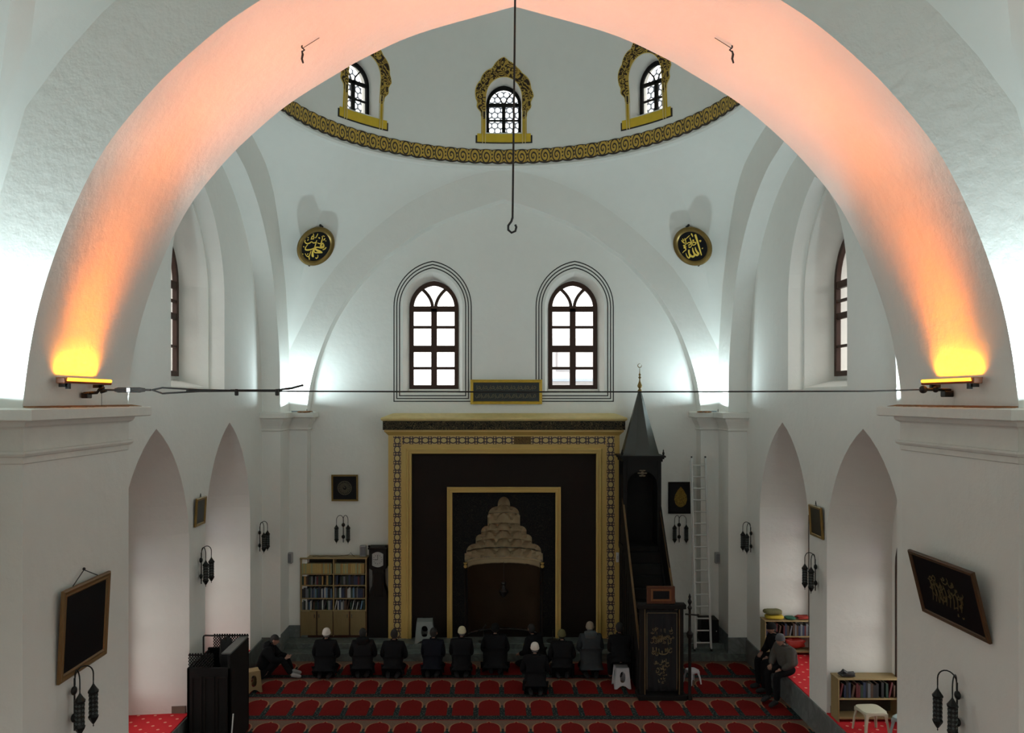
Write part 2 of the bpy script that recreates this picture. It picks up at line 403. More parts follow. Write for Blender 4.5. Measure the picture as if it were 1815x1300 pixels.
for sx in (-1, 1):
    m = MB(); sweep(m, orient([(7.1, YF), (WS, YF), (WS, YN), (7.1, YN)], sx), PN)
    struct('trim_2' if sx < 0 else 'trim_3', m, STONE)
    m = MB(); sweep(m, orient([(4.86, 19.9), (4.86, 19.5), (5.32, 19.5), (5.32, 18.7), (5.76, 18.7)], sx), PB)
    struct('trim_4' if sx < 0 else 'trim_5', m, STONE)
RUST = mat('rusty_debris', (.26, .12, .045), .95, var=.6, scale=14, bmp=.6)
for sx in (-1, 1):          # crumbled rusty plaster along the foot of the arch on each capital
    m = MB(); rr = random.Random(40+sx); n = 40; a = []; b_ = []
    for k in range(n+1):
        y = 7.86+2.36*k/n; a.append((sx*4.955, y, 6.132)); b_.append((sx*(4.955-.05-.09*rr.random()), y, 6.113))
    v = a+b_+[(x, y, z-.012) for x, y, z in a+b_]; q = n+1
    F = [(i, i+1, q+i+1, q+i) for i in range(n)]+[(2*q+i, 3*q+i, 3*q+i+1, 2*q+i+1) for i in range(n)]+[(q+i, q+i+1, 3*q+i+1, 3*q+i) for i in range(n)]+[(i, 2*q+i, 2*q+i+1, i+1) for i in range(n)]+[(0, q, 3*q, 2*q), (n, 2*q+n, 3*q+n, q+n)]
    m.add(v, F); o = m.build('rust_debris', RUST, bpy.data.objects['trim_2' if sx < 0 else 'trim_3'])
    m = MB()
    for k in range(7): m.sphere((sx*(4.9-.18*rr.random()), 18.9+.5*rr.random(), 5.895), (.05+.05*rr.random(), .03, .022), 6, 4)
    m.build('plaster_crumbs', RUST, bpy.data.objects['trim_4' if sx < 0 else 'trim_5'])
# ------------------------------------------------------------------ floor, marble steps, skirting
def carpet_mat():
    mt, nt, b = newmat('prayer_row_carpet'); v, (x, y, z) = coords(nt)
    nz = noise(nt, v, 40, 2)
    u = ((x+.087)/.523).frac(); w = ((18.66-y)/1.14).frac()
    du = (u-.5).abs()
    t = ((w-.10)/.30).clamp()
    half = (1-(1-t)*(1-t)*(1-t)).max(0.0).sqrt()*.40*(w > .10)
    tip = ((w-.055)*1.1).clamp()*(w < .16)
    half = half.max(tip)
    inside = (du < half)*(w < .80)
    rim = (du < half+.055)*(w < .45)*(w > .05)
    spandrel = (w < .34)
    fl = noise(nt, v, 26, 3); fl2 = noise(nt, v, 55, 2)
    dark = mixc(nt, (fl > .56), (.013, .022, .022), (.065, .075, .065))
    tan_ = mixc(nt, (fl2*1.2-.1).clamp(), (.09, .058, .042), (.21, .135, .095))
    c = mixc(nt, spandrel, dark, tan_)
    c = mixc(nt, rim, c, (.30, .15, .08))
    red = mixc(nt, nz, (.12, .006, .006), (.16, .009, .008))
    c = mixc(nt, inside, c, red)
    c = mixc(nt, (w > .965), c, (.17, .02, .02))
    nt.links.new(c, b.inputs['Base Color']); b.inputs['Roughness'].default_value = .95; b.inputs['Specular IOR Level'].default_value = .1
    bump(nt, b, noise(nt, v, 200, 2), .3, .01); return mt
CARPET = carpet_mat()
def niche_carpet():
    mt, nt, b = newmat('red_dotted_carpet'); v, (x, y, z) = coords(nt)
    def dots(ox, oy):
        a = ((x/.30+ox).frac()-.5).abs(); c_ = ((y/.30+oy).frac()-.5).abs()
        return ((a*a+c_*c_).sqrt() < .09)
    d = dots(0, 0).max(dots(.5, .5))
    nt.links.new(mixc(nt, d, (.62, .012, .02), (.80, .35, .25)), b.inputs['Base Color']); b.inputs['Roughness'].default_value = .95
    return mt
NCARP = niche_carpet()
m = MB(); m.box(-7.3, 7.3, -2, 20.8, -.3, 0); struct('floor', m, CARPET)
m = MB(); m.box(-5.74, 5.74, 18.66, 19.0, 0, .19, bev=.008); m.box(-5.74, 5.74, 19.0, 19.92, 0, .32, bev=.008)
o = m.build('marble_step', MARBD); o['kind'] = 'structure'
for sx, nm in ((-1, 'left'), (1, 'right')):
    m = MB()
    def bb(x0, x1, y0, y1, z0, z1): m.box(min(sx*x0, sx*x1), max(sx*x0, sx*x1), y0, y1, z0, z1, bev=.006)
    bb(5.71, 5.75, YF, 18.7, 0, .53); bb(5.29, 5.75, 18.672, 18.71, 0, .56); bb(5.29, 5.33, 18.7, 19.5, .19, .62)
    bb(4.83, 5.33, 19.47, 19.51, .32, .62)
    struct('baseboard_'+nm, m, MARB)
    for c in NICHE:
        m = MB(); m.box(min(sx*5.74, sx*6.84), max(sx*5.74, sx*6.84), c-1.40, c+1.40, .50, .55); struct('floor_niche', m, NCARP)
        m = MB()
        m.box(min(sx*5.80, sx*6.8), max(sx*5.80, sx*6.8), c+1.36, c+1.41, .55, .68)
        struct('baseboard_niche', m, mat('skirt_dark', (.16, .13, .10), .6))
# ------------------------------------------------------------------ materials of fittings
BROWN = wood('brown_window_wood', (.030, .012, .007), (.055, .024, .014), .5)
BLACKW = wood('black_wood', (.003, .003, .003), (.006, .005, .004), .7)
DARKW = wood('dark_walnut', (.004, .003, .0025), (.010, .006, .004), .6)
GOLDP = mat('ochre_gold_paint', (.50, .33, .075), .5, var=.12, scale=5)
GOLDF = mat('gilt_frame', (.24, .15, .04), .35, .5, var=.2, scale=12)
BRONZE = mat('aged_bronze', (.20, .13, .035), .38, .7, var=.3, scale=9)
BLACKP = mat('black_panel', (.003, .003, .004), .5, var=.2, spec=.2)
IRON = mat('dark_iron', (.018, .017, .016), .5, .3)
def glass_mat():
    m, nt, b = newmat('window_glass'); nt.nodes.remove(b)
    t = nt.nodes.new('ShaderNodeBsdfTransparent'); g = nt.nodes.new('ShaderNodeBsdfGlossy'); g.inputs['Roughness'].default_value = .05
    t.inputs[0].default_value = (.96, .97, .97, 1)
    x = nt.nodes.new('ShaderNodeMixShader'); x.inputs[0].default_value = .06
    nt.links.new(t.outputs[0], x.inputs[1]); nt.links.new(g.outputs[0], x.inputs[2]); nt.links.new(x.outputs[0], nt.nodes['Material Output'].inputs[0]); return m
GLASS = glass_mat()
def lattice_mat():
    """pierced plaster screen: round holes in a staggered grid"""
    m, nt, b = newmat('pierced_screen'); v, (x, y, z) = coords(nt)
    p = .150; q = p*.866
    def hole(ox, oz):
        a = (((x/p+ox).frac()-.5)*p); c = (((z/(2*q)+oz).frac()-.5)*(2*q))
        return ((a*a+c*c).sqrt() < .060)
    h = hole(0, 0).max(hole(.5, .5))
    b.inputs['Base Color'].default_value = (.42, .45, .50, 1); b.inputs['Roughness'].default_value = .8
    t = nt.nodes.new('ShaderNodeBsdfTransparent'); mx = nt.nodes.new('ShaderNodeMixShader')
    tr = nt.nodes.new('ShaderNodeBsdfTranslucent'); tr.inputs[0].default_value = (.30, .33, .38, 1)
    m2 = nt.nodes.new('ShaderNodeMixShader'); m2.inputs[0].default_value = .5
    nt.links.new(b.outputs[0], m2.inputs[1]); nt.links.new(tr.outputs[0], m2.inputs[2])
    nt.links.new(h.k, mx.inputs[0]); nt.links.new(m2.outputs[0], mx.inputs[1]); nt.links.new(t.outputs[0], mx.inputs[2])
    nt.links.new(mx.outputs[0], nt.nodes['Material Output'].inputs[0]); return m
LATT = lattice_mat()
def stained_mat():
    m, nt, b = newmat('coloured_glass'); v, _ = coords(nt); nt.nodes.remove(b)
    n = nt.nodes.new('ShaderNodeTexVoronoi'); n.inputs['Scale'].default_value = 14; nt.links.new(v, n.inputs['Vector'])
    hs = nt.nodes.new('ShaderNodeHueSaturation'); hs.inputs['Saturation'].default_value = .45; hs.inputs['Value'].default_value = 1.1
    nt.links.new(n.outputs['Color'], hs.inputs['Color'])
    t = nt.nodes.new('ShaderNodeBsdfTransparent'); nt.links.new(hs.outputs[0], t.inputs[0])
    nt.links.new(t.outputs[0], nt.nodes['Material Output'].inputs[0]); return m
STAINED = stained_mat()
# ------------------------------------------------------------------ windows
WN = [0]
def arched_window(loc, rz, hw, z0, zs, za, rails, t=.07, depth=.09, fan=True, frosted=None, mullion=.08, thin=.035):
    WN[0] += 1
    root = empty('window_%d' % WN[0], loc, rz); root['kind'] = 'structure'
    m = MB(); o_ = lancet(hw, z0, zs, za); i_ = lancet(hw-t, z0+t, zs, za-t*1.1)
    m.ring(o_, i_, -depth/2, depth/2)
    m.box(-mullion/2, mullion/2, -depth*.45, depth*.45, z0+t*.5, zs-.02)
    m.box(-hw+t*.5, hw-t*.5, -depth*.45, depth*.45, zs-.10, zs+.04)
    for z, w in rails: m.box(-hw+t*.5, hw-t*.5, -depth*.4, depth*.4, z-w/2, z+w/2)
    if fan:
        rise = za-zs
        for sx in (-1, 1):
            pts = []
            for k in range(9):
                u = k/8; pts.append((sx*(.04+hw*.50*u**1.7), 0, zs+rise*.86*u**.9*(1-.12*u)))
            m.tube(pts, thin*.62, 6)
    m.build('window_frame', BROWN if frosted is None else BLACKW, root)
    m = MB(); g = lancet(hw-t*.6, z0+t*.6, zs, za-t*.6)
    m.prism(g, -.006, .006); m.build('window_pane', GLASS, root)
    return root
def outline_strips(offs, hw, z0, zs, za, y, parent, name='painted_outline', w=.026):
    m = MB()
    for d in offs:
        m.ring(lancet(hw+d+w, z0-d-w, zs, za+(d+w)*1.15, 14), lancet(hw+d, z0-d, zs, za+d*1.15, 14), y-.004, y+.001)
    return m.build(name, mat('black_line_paint', (.02, .018, .016), .7), parent)
z0w, zsw, zaw = EYE+.26, EYE+2.36, EYE+3.05
for sx in (-1, 1):
    r = arched_window((sx*WX, 20.42, 0), 0, .63, z0w, zsw, zaw, [(EYE+1.86, .07), (EYE+1.30, .17), (EYE+.80, .07)], t=.105, mullion=.15, thin=.07)
    m = MB(); m.box(-.66, .66, -.15, .02, z0w-.10, z0w, bev=.01); m.build('window_sill', STONE, r)
    outline_strips([.05, .12, .19], .77, EYE+.15, EYE+2.33, EYE+3.24, YW-20.42, r)
    portal((sx*WX, 20.9, EYE+1.6), (0, -1, 0), 1.3, 3)
NTOP = 4.1
for sx in (-1, 1):
    r = arched_window((sx*6.62, UPW, 0), -sx*PI/2, 1.10, 6.66, 8.5, 9.52, [(7.25, .05), (7.85, .12), (8.15, .05)], t=.10, mullion=.12)
    portal((sx*7.4, UPW, 8), (-sx, 0, 0), 2.1, 2.8)
    for c in NICHE:
        r = arched_window((sx*6.86, c, 0), -sx*PI/2, 1.10, .96, 3.25, NTOP, [(1.55, .05), (2.15, .14), (2.70, .05)], t=.06, mullion=.13, fan=True)
        m = MB(); m.prism(lancet(1.0, 3.28, 3.30, NTOP-.1), .02, .03); m.build('coloured_fanlight', STAINED, r)
        portal((sx*7.4, c, 2.5), (-sx, 0, 0), 2.1, 3.1)
# dome windows with painted gilt surrounds
def scroll_mat(name, gold, dark, scale, dens=.5):
    m, nt, b = newmat(name); v, _ = coords(nt)
    d = nt.nodes.new('ShaderNodeTexNoise'); d.inputs['Scale'].default_value = scale*.45; nt.links.new(v, d.inputs['Vector'])
    add = nt.nodes.new('ShaderNodeVectorMath'); add.operation = 'MULTIPLY_ADD'; add.inputs[1].default_value = (.45,)*3
    nt.links.new(d.outputs['Color'], add.inputs[0]); nt.links.new(v, add.inputs[2])
    w = nt.nodes.new('ShaderNodeTexVoronoi'); w.feature = 'SMOOTH_F1'; w.inputs['Scale'].default_value = scale; nt.links.new(add.outputs[0], w.inputs['Vector'])
    dist = E(nt, w.outputs['Distance'])
    f = ((dist*26).sin() > (dens*2-1))
    nt.links.new(mixc(nt, f, gold, dark), b.inputs['Base Color']); b.inputs['Roughness'].default_value = .6; b.inputs['Specular IOR Level'].default_value = .15; return m
SCROLL = scroll_mat('gilt_scroll_paint', (.42, .28, .06), (.035, .022, .014), 8, .50)
def dome_pt(lx, z, off, a):           # a point given as arc length / height on the dome's inner face
    r = dome_r(z)-off; th = lx/RR
    return (r*math.sin(th), r*math.cos(th), z)
def curved_plate(mb, poly_o, poly_i, off, th, mi=0):
    n = len(poly_o); v = []
    for d in (off, off+th):
        v += [dome_pt(u, w, d, 0) for u, w in poly_o]+[dome_pt(u, w, d, 0) for u, w in poly_i]
    F = []
    for i in range(n):
        j = (i+1) % n
        F += [(i, j, n+j, n+i), (2*n+i, 3*n+i, 3*n+j, 2*n+j), (i, 2*n+i, 2*n+j, j), (n+i, n+j, 3*n+j, 3*n+i)]
    mb.add(v, F, mi)
dwin = None
for k in (0, -1, 1, 2, -2, 3, -3, 4):
    a = k*2*PI/NW
    if dwin is None:
        WN[0] += 1
        root = empty('window_%d' % WN[0], (0, YC, EYE+HR), 0); root['kind'] = 'structure'; dwin = root
        m = MB(); yy = 4.98
        # frame stands upright in the opening
        fo = lancet(.44, .78, 1.60, 2.08); fi = lancet(.365, .88, 1.60, 1.98)
        m.ring(fo, fi, yy-.03, yy+.03); m.box(-.045, .045, yy-.03, yy+.03, .8, 1.62)
        m.box(-.40, .40, yy-.03, yy+.03, 1.56, 1.64)
        for sx in (-1, 1):
            m.tube([(sx*(.03+.24*u**1.6), yy, 1.62+.33*u) for u in (0, .25, .5, .75, 1)], .016, 6)
            m.box(min(0, sx*.39), max(0, sx*.39), yy-.02, yy+.02, 1.195, 1.235)
        m.build('window_frame', BLACKW, root)
        m = MB(); m.prism(lancet(.38, .82, 1.60, 2.0), yy-.004, yy+.004); m.build('window_pane', GLASS, root)
        m = MB(); m.prism(lancet(.405, .79, 1.60, 2.035), yy+.22, yy+.235); m.build('pierced_screen', LATT, root)
        # painted posts, sill and scrolled arch
        m = MB()
        for sx in (-1, 1):
            q = [(sx*.47, .74), (sx*.56, .74), (sx*.56, 1.30), (sx*.47, 1.30)]; c_ = (sx*.515, 1.0)
            curved_plate(m, q, [c_]*4, .0, .012)
        def bar(x0, x1, z0, z1, off, mi):
            n = 12; o_ = [(x0+(x1-x0)*i/n, z0) for i in range(n+1)]+[(x1-(x1-x0)*i/n, z1) for i in range(n+1)]
            i_ = [(u, (z0+z1)/2) for u, _ in o_]; curved_plate(m, o_, i_, off, .012, mi)
        bar(-.66, .66, .55, .75, .012, 0); bar(-.70, .70, .52, .71, .0, 1)
        for sx in (-1, 1):
            for dx in (.46, .53): bar(sx*dx-.008, sx*dx+.008, .52, 1.30, .026, 2)
        m.build('painted_sill_frame', [mat('yellow_gold_paint', (.62, .42, .02), .5), mat('black_line_paint', (1, 1, 1)), mat('pale_gold_line', (.72, .58, .25), .5)], root)
        m = MB(); inn = []; out = []; n = 64
        for i in range(n+1):
            u = i/n; al = PI*(1.0-u)
            if u < .18 or u > .82:
                q = u/.18 if u < .5 else (1-u)/.18
                sg = -1 if u < .5 else 1
                inn.append((sg*.455, 1.12+.48*q)); wid = .06+.17*math.sin(min(1, q*1.1)*PI/2)**1.3
                out.append((sg*(.455+wid+.02*math.sin(q*14)), 1.10+.50*q))
            else:
                q = (u-.18)/.64; al = PI*(1-q)
                inn.append((.455*math.cos(al), 1.60+.50*math.sin(al)**.9))
                rr = .245+.035*abs(math.sin(q*PI*5.5))+.16*max(0, 1-abs(q-.5)*7)
                out.append(((.455+rr)*math.cos(al), 1.60+(.50+rr)*math.sin(al)))
        for (sc, off, mi) in ((1.0, .0, 0), ):
            v = []; n2 = len(out)
            for d in (off, off+.02): v += [dome_pt(u, w, d, 0) for u, w in out]+[dome_pt(u, w, d, 0) for u, w in inn]
            F = []
            for i in range(n2-1):
                j = i+1
                F += [(i, j, n2+j, n2+i), (2*n2+i, 3*n2+i, 3*n2+j, 2*n2+j), (i, 2*n2+i, 2*n2+j, j), (n2+i, n2+j, 3*n2+j, 3*n2+i)]
            m.add(v, F, 0)
        m.build('painted_scroll_arch', SCROLL, root)
        m = MB()
        edge = [Vector(dome_pt(u, w, .012, 0)) for u, w in out]; m.tube(edge, .011, 6)
        edge = [Vector(dome_pt(u, w, .012, 0)) for u, w in inn]; m.tube(edge, .010, 6)
        m.build('gilt_edge', mat('bright_gold', (.55, .38, .06), .45), root)
    else:
        root = copy_tree(dwin); root.name = 'window_%d' % (WN[0]+1); WN[0] += 1
    root.rotation_euler = (0, 0, a)
    portal((math.sin(-a)*5.7, YC+math.cos(-a)*5.7, EYE+HR+1.4), (-math.sin(-a), -math.cos(-a), 0), .85, 1.3)
# painted band at the foot of the dome
def band_mat():
    m, nt, b = newmat('painted_scroll_band'); v, (u, w, _) = coords(nt, 'UV')
    nz = noise(nt, v, 6, 2)
    cell = u.frac(); alt = (u.mod(2.0) > 1.0)
    dx = (cell-.5); dz = (w-.48)
    r = (dx*dx*1.0+dz*dz*.62).sqrt(); ang = dz.atan2(dx)
    sp = ((r*27+ang*1.0+alt*1.6+nz*1.2).sin() > .35)*(r < .46)
    gap = (dx.abs() > .44)*(((w*22).sin()) > 0)
    edge = (w < .10).max(w > .95)
    f = sp.max(gap).max(edge)
    c = mixc(nt, f, mixc(nt, nz, (.62, .42, .05), (.40, .24, .05)), (.03, .018, .012))
    nt.links.new(c, b.inputs['Base Color']); b.inputs['Roughness'].default_value = .5; return m
def uv_strip(name, mat_, pts_lo, pts_hi, us, parent=None):
    me = bpy.data.meshes.new(name); n = len(pts_lo)
    me.from_pydata([tuple(p) for p in pts_lo]+[tuple(p) for p in pts_hi], [], [(i, i+1, n+i+1, n+i) for i in range(n-1)])
    uvl = me.uv_layers.new(name='UVMap')
    for pl in me.polygons:
        for li in pl.loop_indices:
            vi = me.loops[li].vertex_index
            uvl.data[li].uv = (us[vi % n], 0 if vi < n else 1)
    me.materials.append(mat_); o = bpy.data.objects.new(name, me); C.objects.link(o)
    if parent is not None: o.parent = parent; KIDS.setdefault(parent.name, []).append(o)
    return o
lo = []; hi = []; us = []; NC = 100; per = 8
for i in range(NC*per+1):
    a = 2*PI*i/(NC*per); u = i/per
    z1 = .045-.030*abs(math.sin(PI*u)); z2 = .355+.022*abs(math.sin(PI*u))
    lo.append(((RR-.025)*math.sin(a), (RR-.025)*math.cos(a), z1)); hi.append(((RR-.03)*math.sin(a), (RR-.03)*math.cos(a), z2)); us.append(u)
o = uv_strip('trim_6', band_mat(), lo, hi, us); o.location = (0, YC, EYE+HR); o['kind'] = 'structure'
sm = o.modifiers.new('thick', 'SOLIDIFY'); sm.thickness = .02; sm.offset = -1
# ------------------------------------------------------------------ calligraphy strokes as raised ribbons
def strokes(mb, S, to3, th=.012, mi=0):
    """S: list of strokes, each a list of (u, v, half width); to3(u, v, d) places them"""
    for st in S:
        P = [Vector((a, b)) for a, b, _ in st]; W_ = [w for _, _, w in st]
        # refine
        Q = []; R_ = []
        for i in range(len(P)-1):
            p0 = P[max(i-1, 0)]; p1 = P[i]; p2 = P[i+1]; p3 = P[min(i+2, len(P)-1)]
            for k in range(5):
                u = k/5; Q.append(.5*((2*p1)+(p2-p0)*u+(2*p0-5*p1+4*p2-p3)*u*u+(3*p1-p0-3*p2+p3)*u**3)); R_.append(W_[i]+(W_[i+1]-W_[i])*u)
        Q.append(P[-1]); R_.append(W_[-1])
        n = len(Q); v = []
        for i, q in enumerate(Q):
            t = Q[min(i+1, n-1)]-Q[max(i-1, 0)]
            t = t.normalized() if t.length > 1e-9 else Vector((1, 0)); nn = Vector((-t.y, t.x))*R_[i]
            for d in (0, th): v += [to3(q.x+nn.x, q.y+nn.y, d), to3(q.x-nn.x, q.y-nn.y, d)]
        F = [(i*4+a_, (i+1)*4+a_, (i+1)*4+b_, i*4+b_) for i in range(n-1) for a_, b_ in ((0, 1), (1, 3), (3, 2), (2, 0))]
        F += [(0, 1, 3, 2), ((n-1)*4, (n-1)*4+2, (n-1)*4+3, (n-1)*4+1)]
        mb.add(v, F, mi)
A = [ # right roundel, traced in a 1300 unit square
 [(725,425,20),(745,470,24),(790,600,20),(850,780,17),(905,950,10)],
 [(735,730,8),(755,800,16),(800,870,20),(825,900,24),(800,930,24),(760,920,20),(720,880,14)],
 [(665,735,8),(680,810,16),(715,880,20),(725,920,24),(690,950,26),(640,935,20),(605,880,10)],
 [(570,770,20),(575,840,20),(600,930,18),(580,970,16),(530,930,12),(490,840,6)],
 [(590,480,10),(620,560,12),(640,620,12)], [(625,390,14),(650,430,14),(668,475,8)],
 [(585,430,10),(540,460,10),(480,505,8)], [(455,480,10),(490,570,10),(480,640,12),(430,640,10)],
 [(640,640,10),(690,610,12),(750,625,12),(740,660,12),(690,675,10),(640,650,8)],
 [(520,620,10),(560,595,12),(610,610,12),(600,650,12),(550,655,10)], [(560,690,8),(590,715,12),(630,700,10),(640,660,6)],
 [(375,510,10),(410,560,12),(460,600,12)], [(400,480,8),(440,540,10)], [(430,700,10),(480,720,14),(490,760,12),(440,790,10),(405,825,6)],
 [(420,640,8),(460,680,14),(500,690,12)], [(835,590,10),(870,600,20),(860,625,10)], [(910,780,10),(935,790,14)], [(660,550,10),(700,555,12)], [(660,580,8),(705,575,10)]]
B = [ # left roundel
 [(870,640,10),(830,600,14),(790,640,22),(790,690,24),(850,690,26),(865,640,18)], [(860,690,20),(800,715,16),(700,715,14),(620,745,18),(700,790,26),(780,810,30),(850,825,14)],
 [(850,825,10),(760,840,14),(640,850,12),(620,780,10)], [(655,550,8),(640,640,10),(620,740,12),(590,830,18),(590,890,26),(600,940,30),(625,965,16)],
 [(620,745,10),(540,790,14),(440,820,18),(385,815,16),(385,760,10),(430,690,5)],
 [(350,590,8),(345,640,12),(400,670,14),(470,650,12),(520,610,10),(580,630,12),(640,600,10)], [(500,560,8),(520,480,12),(560,470,10),(560,530,12),(520,540,10)],
 [(540,410,8),(560,450,10)], [(660,390,8),(640,450,10),(620,490,8),(590,500,6)], [(690,480,14),(730,490,16)], [(780,430,8),(800,480,10),(790,560,14),(780,630,10)], [(870,470,14),(850,510,12),(830,520,8)],
 [(680,610,8),(740,620,10),(790,600,10)], [(935,680,12),(900,730,12),(850,755,8)], [(430,560,10),(410,600,8)], [(400,520,12),(430,525,10)],
 [(735,900,8),(745,950,10),(710,990,12),(685,970,8)], [(540,830,6),(520,900,10),(500,970,14),(440,970,10),(390,910,6)], [(510,990,16),(525,1050,8)], [(470,900,8),(450,940,8)], [(320,750,16),(345,765,8)], [(320,940,10),(340,930,8)],
 [(800,420,8),(850,425,10)], [(890,530,10),(910,525,8)]]
def roundel(sx, S, shear, label):
    pend = bpy.data.objects['ceiling_pendentives']
    dirv = Vector((sx*4.30, 18.75-YC, .0)).normalized(); org = Vector((0, YC, EYE+3.72))
    ok, hit, nrm, _ = pend.ray_cast(org, dirv)
    if nrm.dot(dirv) > 0: nrm = -nrm
    aim = (nrm+Vector((0, -.0, -.12))).normalized()
    pos = hit+aim*.09
    root = empty('calligraphy_roundel', pos, 0, label, 'roundel', 'round calligraphy boards in the far pendentives')
    zax = aim; xax = Vector((0, 0, 1)).cross(zax).normalized(); yax = zax.cross(xax)
    root.rotation_euler = Matrix((xax, yax, zax)).transposed().to_euler()
    R = .50
    m = MB(); m.lathe([(0, -.02), (R-.02, -.02), (R, 0), (R, .03), (R-.03, .06), (R-.07, .05), (R-.10, .035), (R-.12, .015), (R-.12, 0), (0, 0)], 48, cap=False)
    m.build('frame', BRONZE, root, smooth=True)
    m = MB(); m.lathe([(0, .012), (R-.115, .012), (R-.115, 0), (0, 0)], 40, cap=False); m.build('panel', BLACKP, root)
    m = MB(); k = (R-.115)/372
    cx, cy_ = 660, 705
    def t3(u, v, d):
        v_ = v-cy_; u_ = (u-cx)-shear*v_
        return (u_*k, -v_*k*1.0, .012+d)
    strokes(m, S, t3, .01); m.build('calligraphy', mat('calligraphy_gold', (.85, .60, .10), .4), root)
    # hanging bolts
    for q in (1, -1):
        m = MB(); m.box(-.015, .015, q*R-.025, q*R+.025, -.13, .02); m.build('bracket', IRON, root)
roundel(-1, B, -.22, 'round black board with flowing gold script starting in a knot, above the left back capital')
roundel(1, A, .34, 'round black board with tall upright gold strokes, above the right back capital')
# neighbouring house seen through the right window of the end wall
b_ = empty('neighbouring_house', (5.4, 31, 0), 0, 'pale house seen faintly through the right rear window', 'building')
m = MB(); m.box(-3.6, 3.6, 0, 5, 0, 8.6); m.build('wall', mat('pale_render', (.75, .72, .70), .8), b_)
m = MB(); m.box(-3.7, 3.7, -.5, .0, 6.9, 7.0); m.build('balcony', mat('pale_blue_render', (.42, .5, .62), .8), b_)
for k in range(3):
    m = MB(); x = -2.8+k*1.6; m.ring([(x-.4, 7.3), (x+.4, 7.3), (x+.4, 8.3), (x-.4, 8.3)], [(x-.33, 7.37), (x+.33, 7.37), (x+.33, 8.23), (x-.33, 8.23)], -.06, .0); m.build('window_surround', mat('house_trim', (.35, .34, .36), .8), b_)
# ------------------------------------------------------------------ prayer niche (mihrab)
def frieze_mat():
    m, nt, b = newmat('painted_frieze'); v, (u, w, _) = coords(nt, 'UV')
    c = u.frac()-.5; d = w-.5
    r = (c*c+d*d).sqrt()
    ring = ((r-.36).abs() < .065)
    cs_ = (c.abs() > .30)*(((c.abs()-.5)*(c.abs()-.5)+(d.abs()-.36)*(d.abs()-.36)).sqrt() < .235)
    hol = (((c.abs()-.5)*(c.abs()-.5)+(d.abs()-.36)*(d.abs()-.36)).sqrt() < .10)
    f = ring.max(cs_*(1-hol))
    n = noise(nt, v, 3, 2)
    inside = (r < .31)
    base = mixc(nt, inside, mixc(nt, n, (.50, .36, .13), (.42, .27, .14)), (.50, .38, .15))
    nt.links.new(mixc(nt, f, base, (.030, .016, .022)), b.inputs['Base Color']); b.inputs['Roughness'].default_value = .55; return m
MG = mat('mihrab_ochre', (.52, .35, .10), .5, var=.12, scale=2.5)
MR = mat('mihrab_dark_red', (.009, .005, .003), .7, var=.3, scale=6, spec=.2)
mi = empty('mihrab', (0, 19.4, .32), 0, 'tall ochre and black prayer niche with carved stepped hood between two rear windows', 'prayer niche')
zb = .32
def rect(x, z0, z1): return [(-x, z0), (x, z0), (x, z1), (-x, z1)]
FT = 5.45-zb; IT = 4.90-zb; IX = 2.31; OX = 2.84
m = MB()
m.box(-OX, -IX, 0, .5, 0, FT); m.box(IX, OX, 0, .5, 0, FT); m.box(-IX, IX, 0, .5, IT, FT)
m.build('surround', MG, mi)
m = MB()
def frame_sweep(mb, x, z0, z1, prof, y=0):
    """U shaped moulding; prof is a list of (outward offset, forward y)"""
    pts = [(-x, z0), (-x, z1), (x, z1), (x, z0)]; k = len(prof); v = []
    for i, (px_, pz) in enumerate(pts):
        sx = -1 if i < 2 else 1
        for o_, yy in prof: v.append((px_+sx*o_, y+yy, pz+(o_ if 0 < i < 3 else 0)))
    F = [(i*k+j, i*k+j+1, (i+1)*k+j+1, (i+1)*k+j) for i in range(3) for j in range(k-1)]+[tuple(range(k)), tuple(3*k+j for j in reversed(range(k)))]
    mb.add(v, F)
frame_sweep(m, IX, 0, IT, [(-.04, .12), (-.04, -.02), (-.02, -.03), (.0, -.03), (.0, -.012), (.035, -.012), (.04, -.035), (.07, -.035), (.09, -.012), (.10, .0), (.10, .12)])
m.build('inner_moulding', MG, mi)
m = MB(); v = []
prof = [(0, 0), (.02, -.01), (.08, -.06), (.10, -.07), (.10, -.09), (.10, -.27), (.14, -.28), (.16, -.30), (.16, -.34)]
def cornice(z, pr, name, mt):
    m = MB(); k = len(pr); v = []
    for px_, sgn in ((-OX, -1), (OX, 1)):
        for o_, zz in pr: v.append((px_+sgn*o_, -o_-.0, z+zz))
    for px_, sgn in ((OX, 1), (-OX, -1)):
        for o_, zz in pr: v.append((px_+sgn*o_, .5, z+zz))
    F = [(i*k+j, i*k+j+1, ((i+1) % 4)*k+j+1, ((i+1) % 4)*k+j) for i in range(4) for j in range(k-1)]
    F += [tuple(i*k for i in range(4)), tuple(i*k+k-1 for i in reversed(range(4)))]
    m.add(v, F); return m.build(name, mt, mi)
cornice(FT, [(-.002, -.14), (.015, -.12), (.07, -.06), (.09, -.05), (.09, .0)], 'lower_moulding', MG)
cornice(FT, [(.12, .0), (.12, .215)], 'cornice_band', scroll_mat('cornice_scroll', (.004, .004, .004), (.12, .09, .04), 16, .80))
cornice(FT, [(.12, .215), (.155, .235), (.17, .27), (.155, .30), (-.10, .40), (-.12, .40)], 'cornice_cap', mat('mihrab_ochre_pale', (.60, .47, .20), .55, var=.2, scale=6))
FR = frieze_mat()
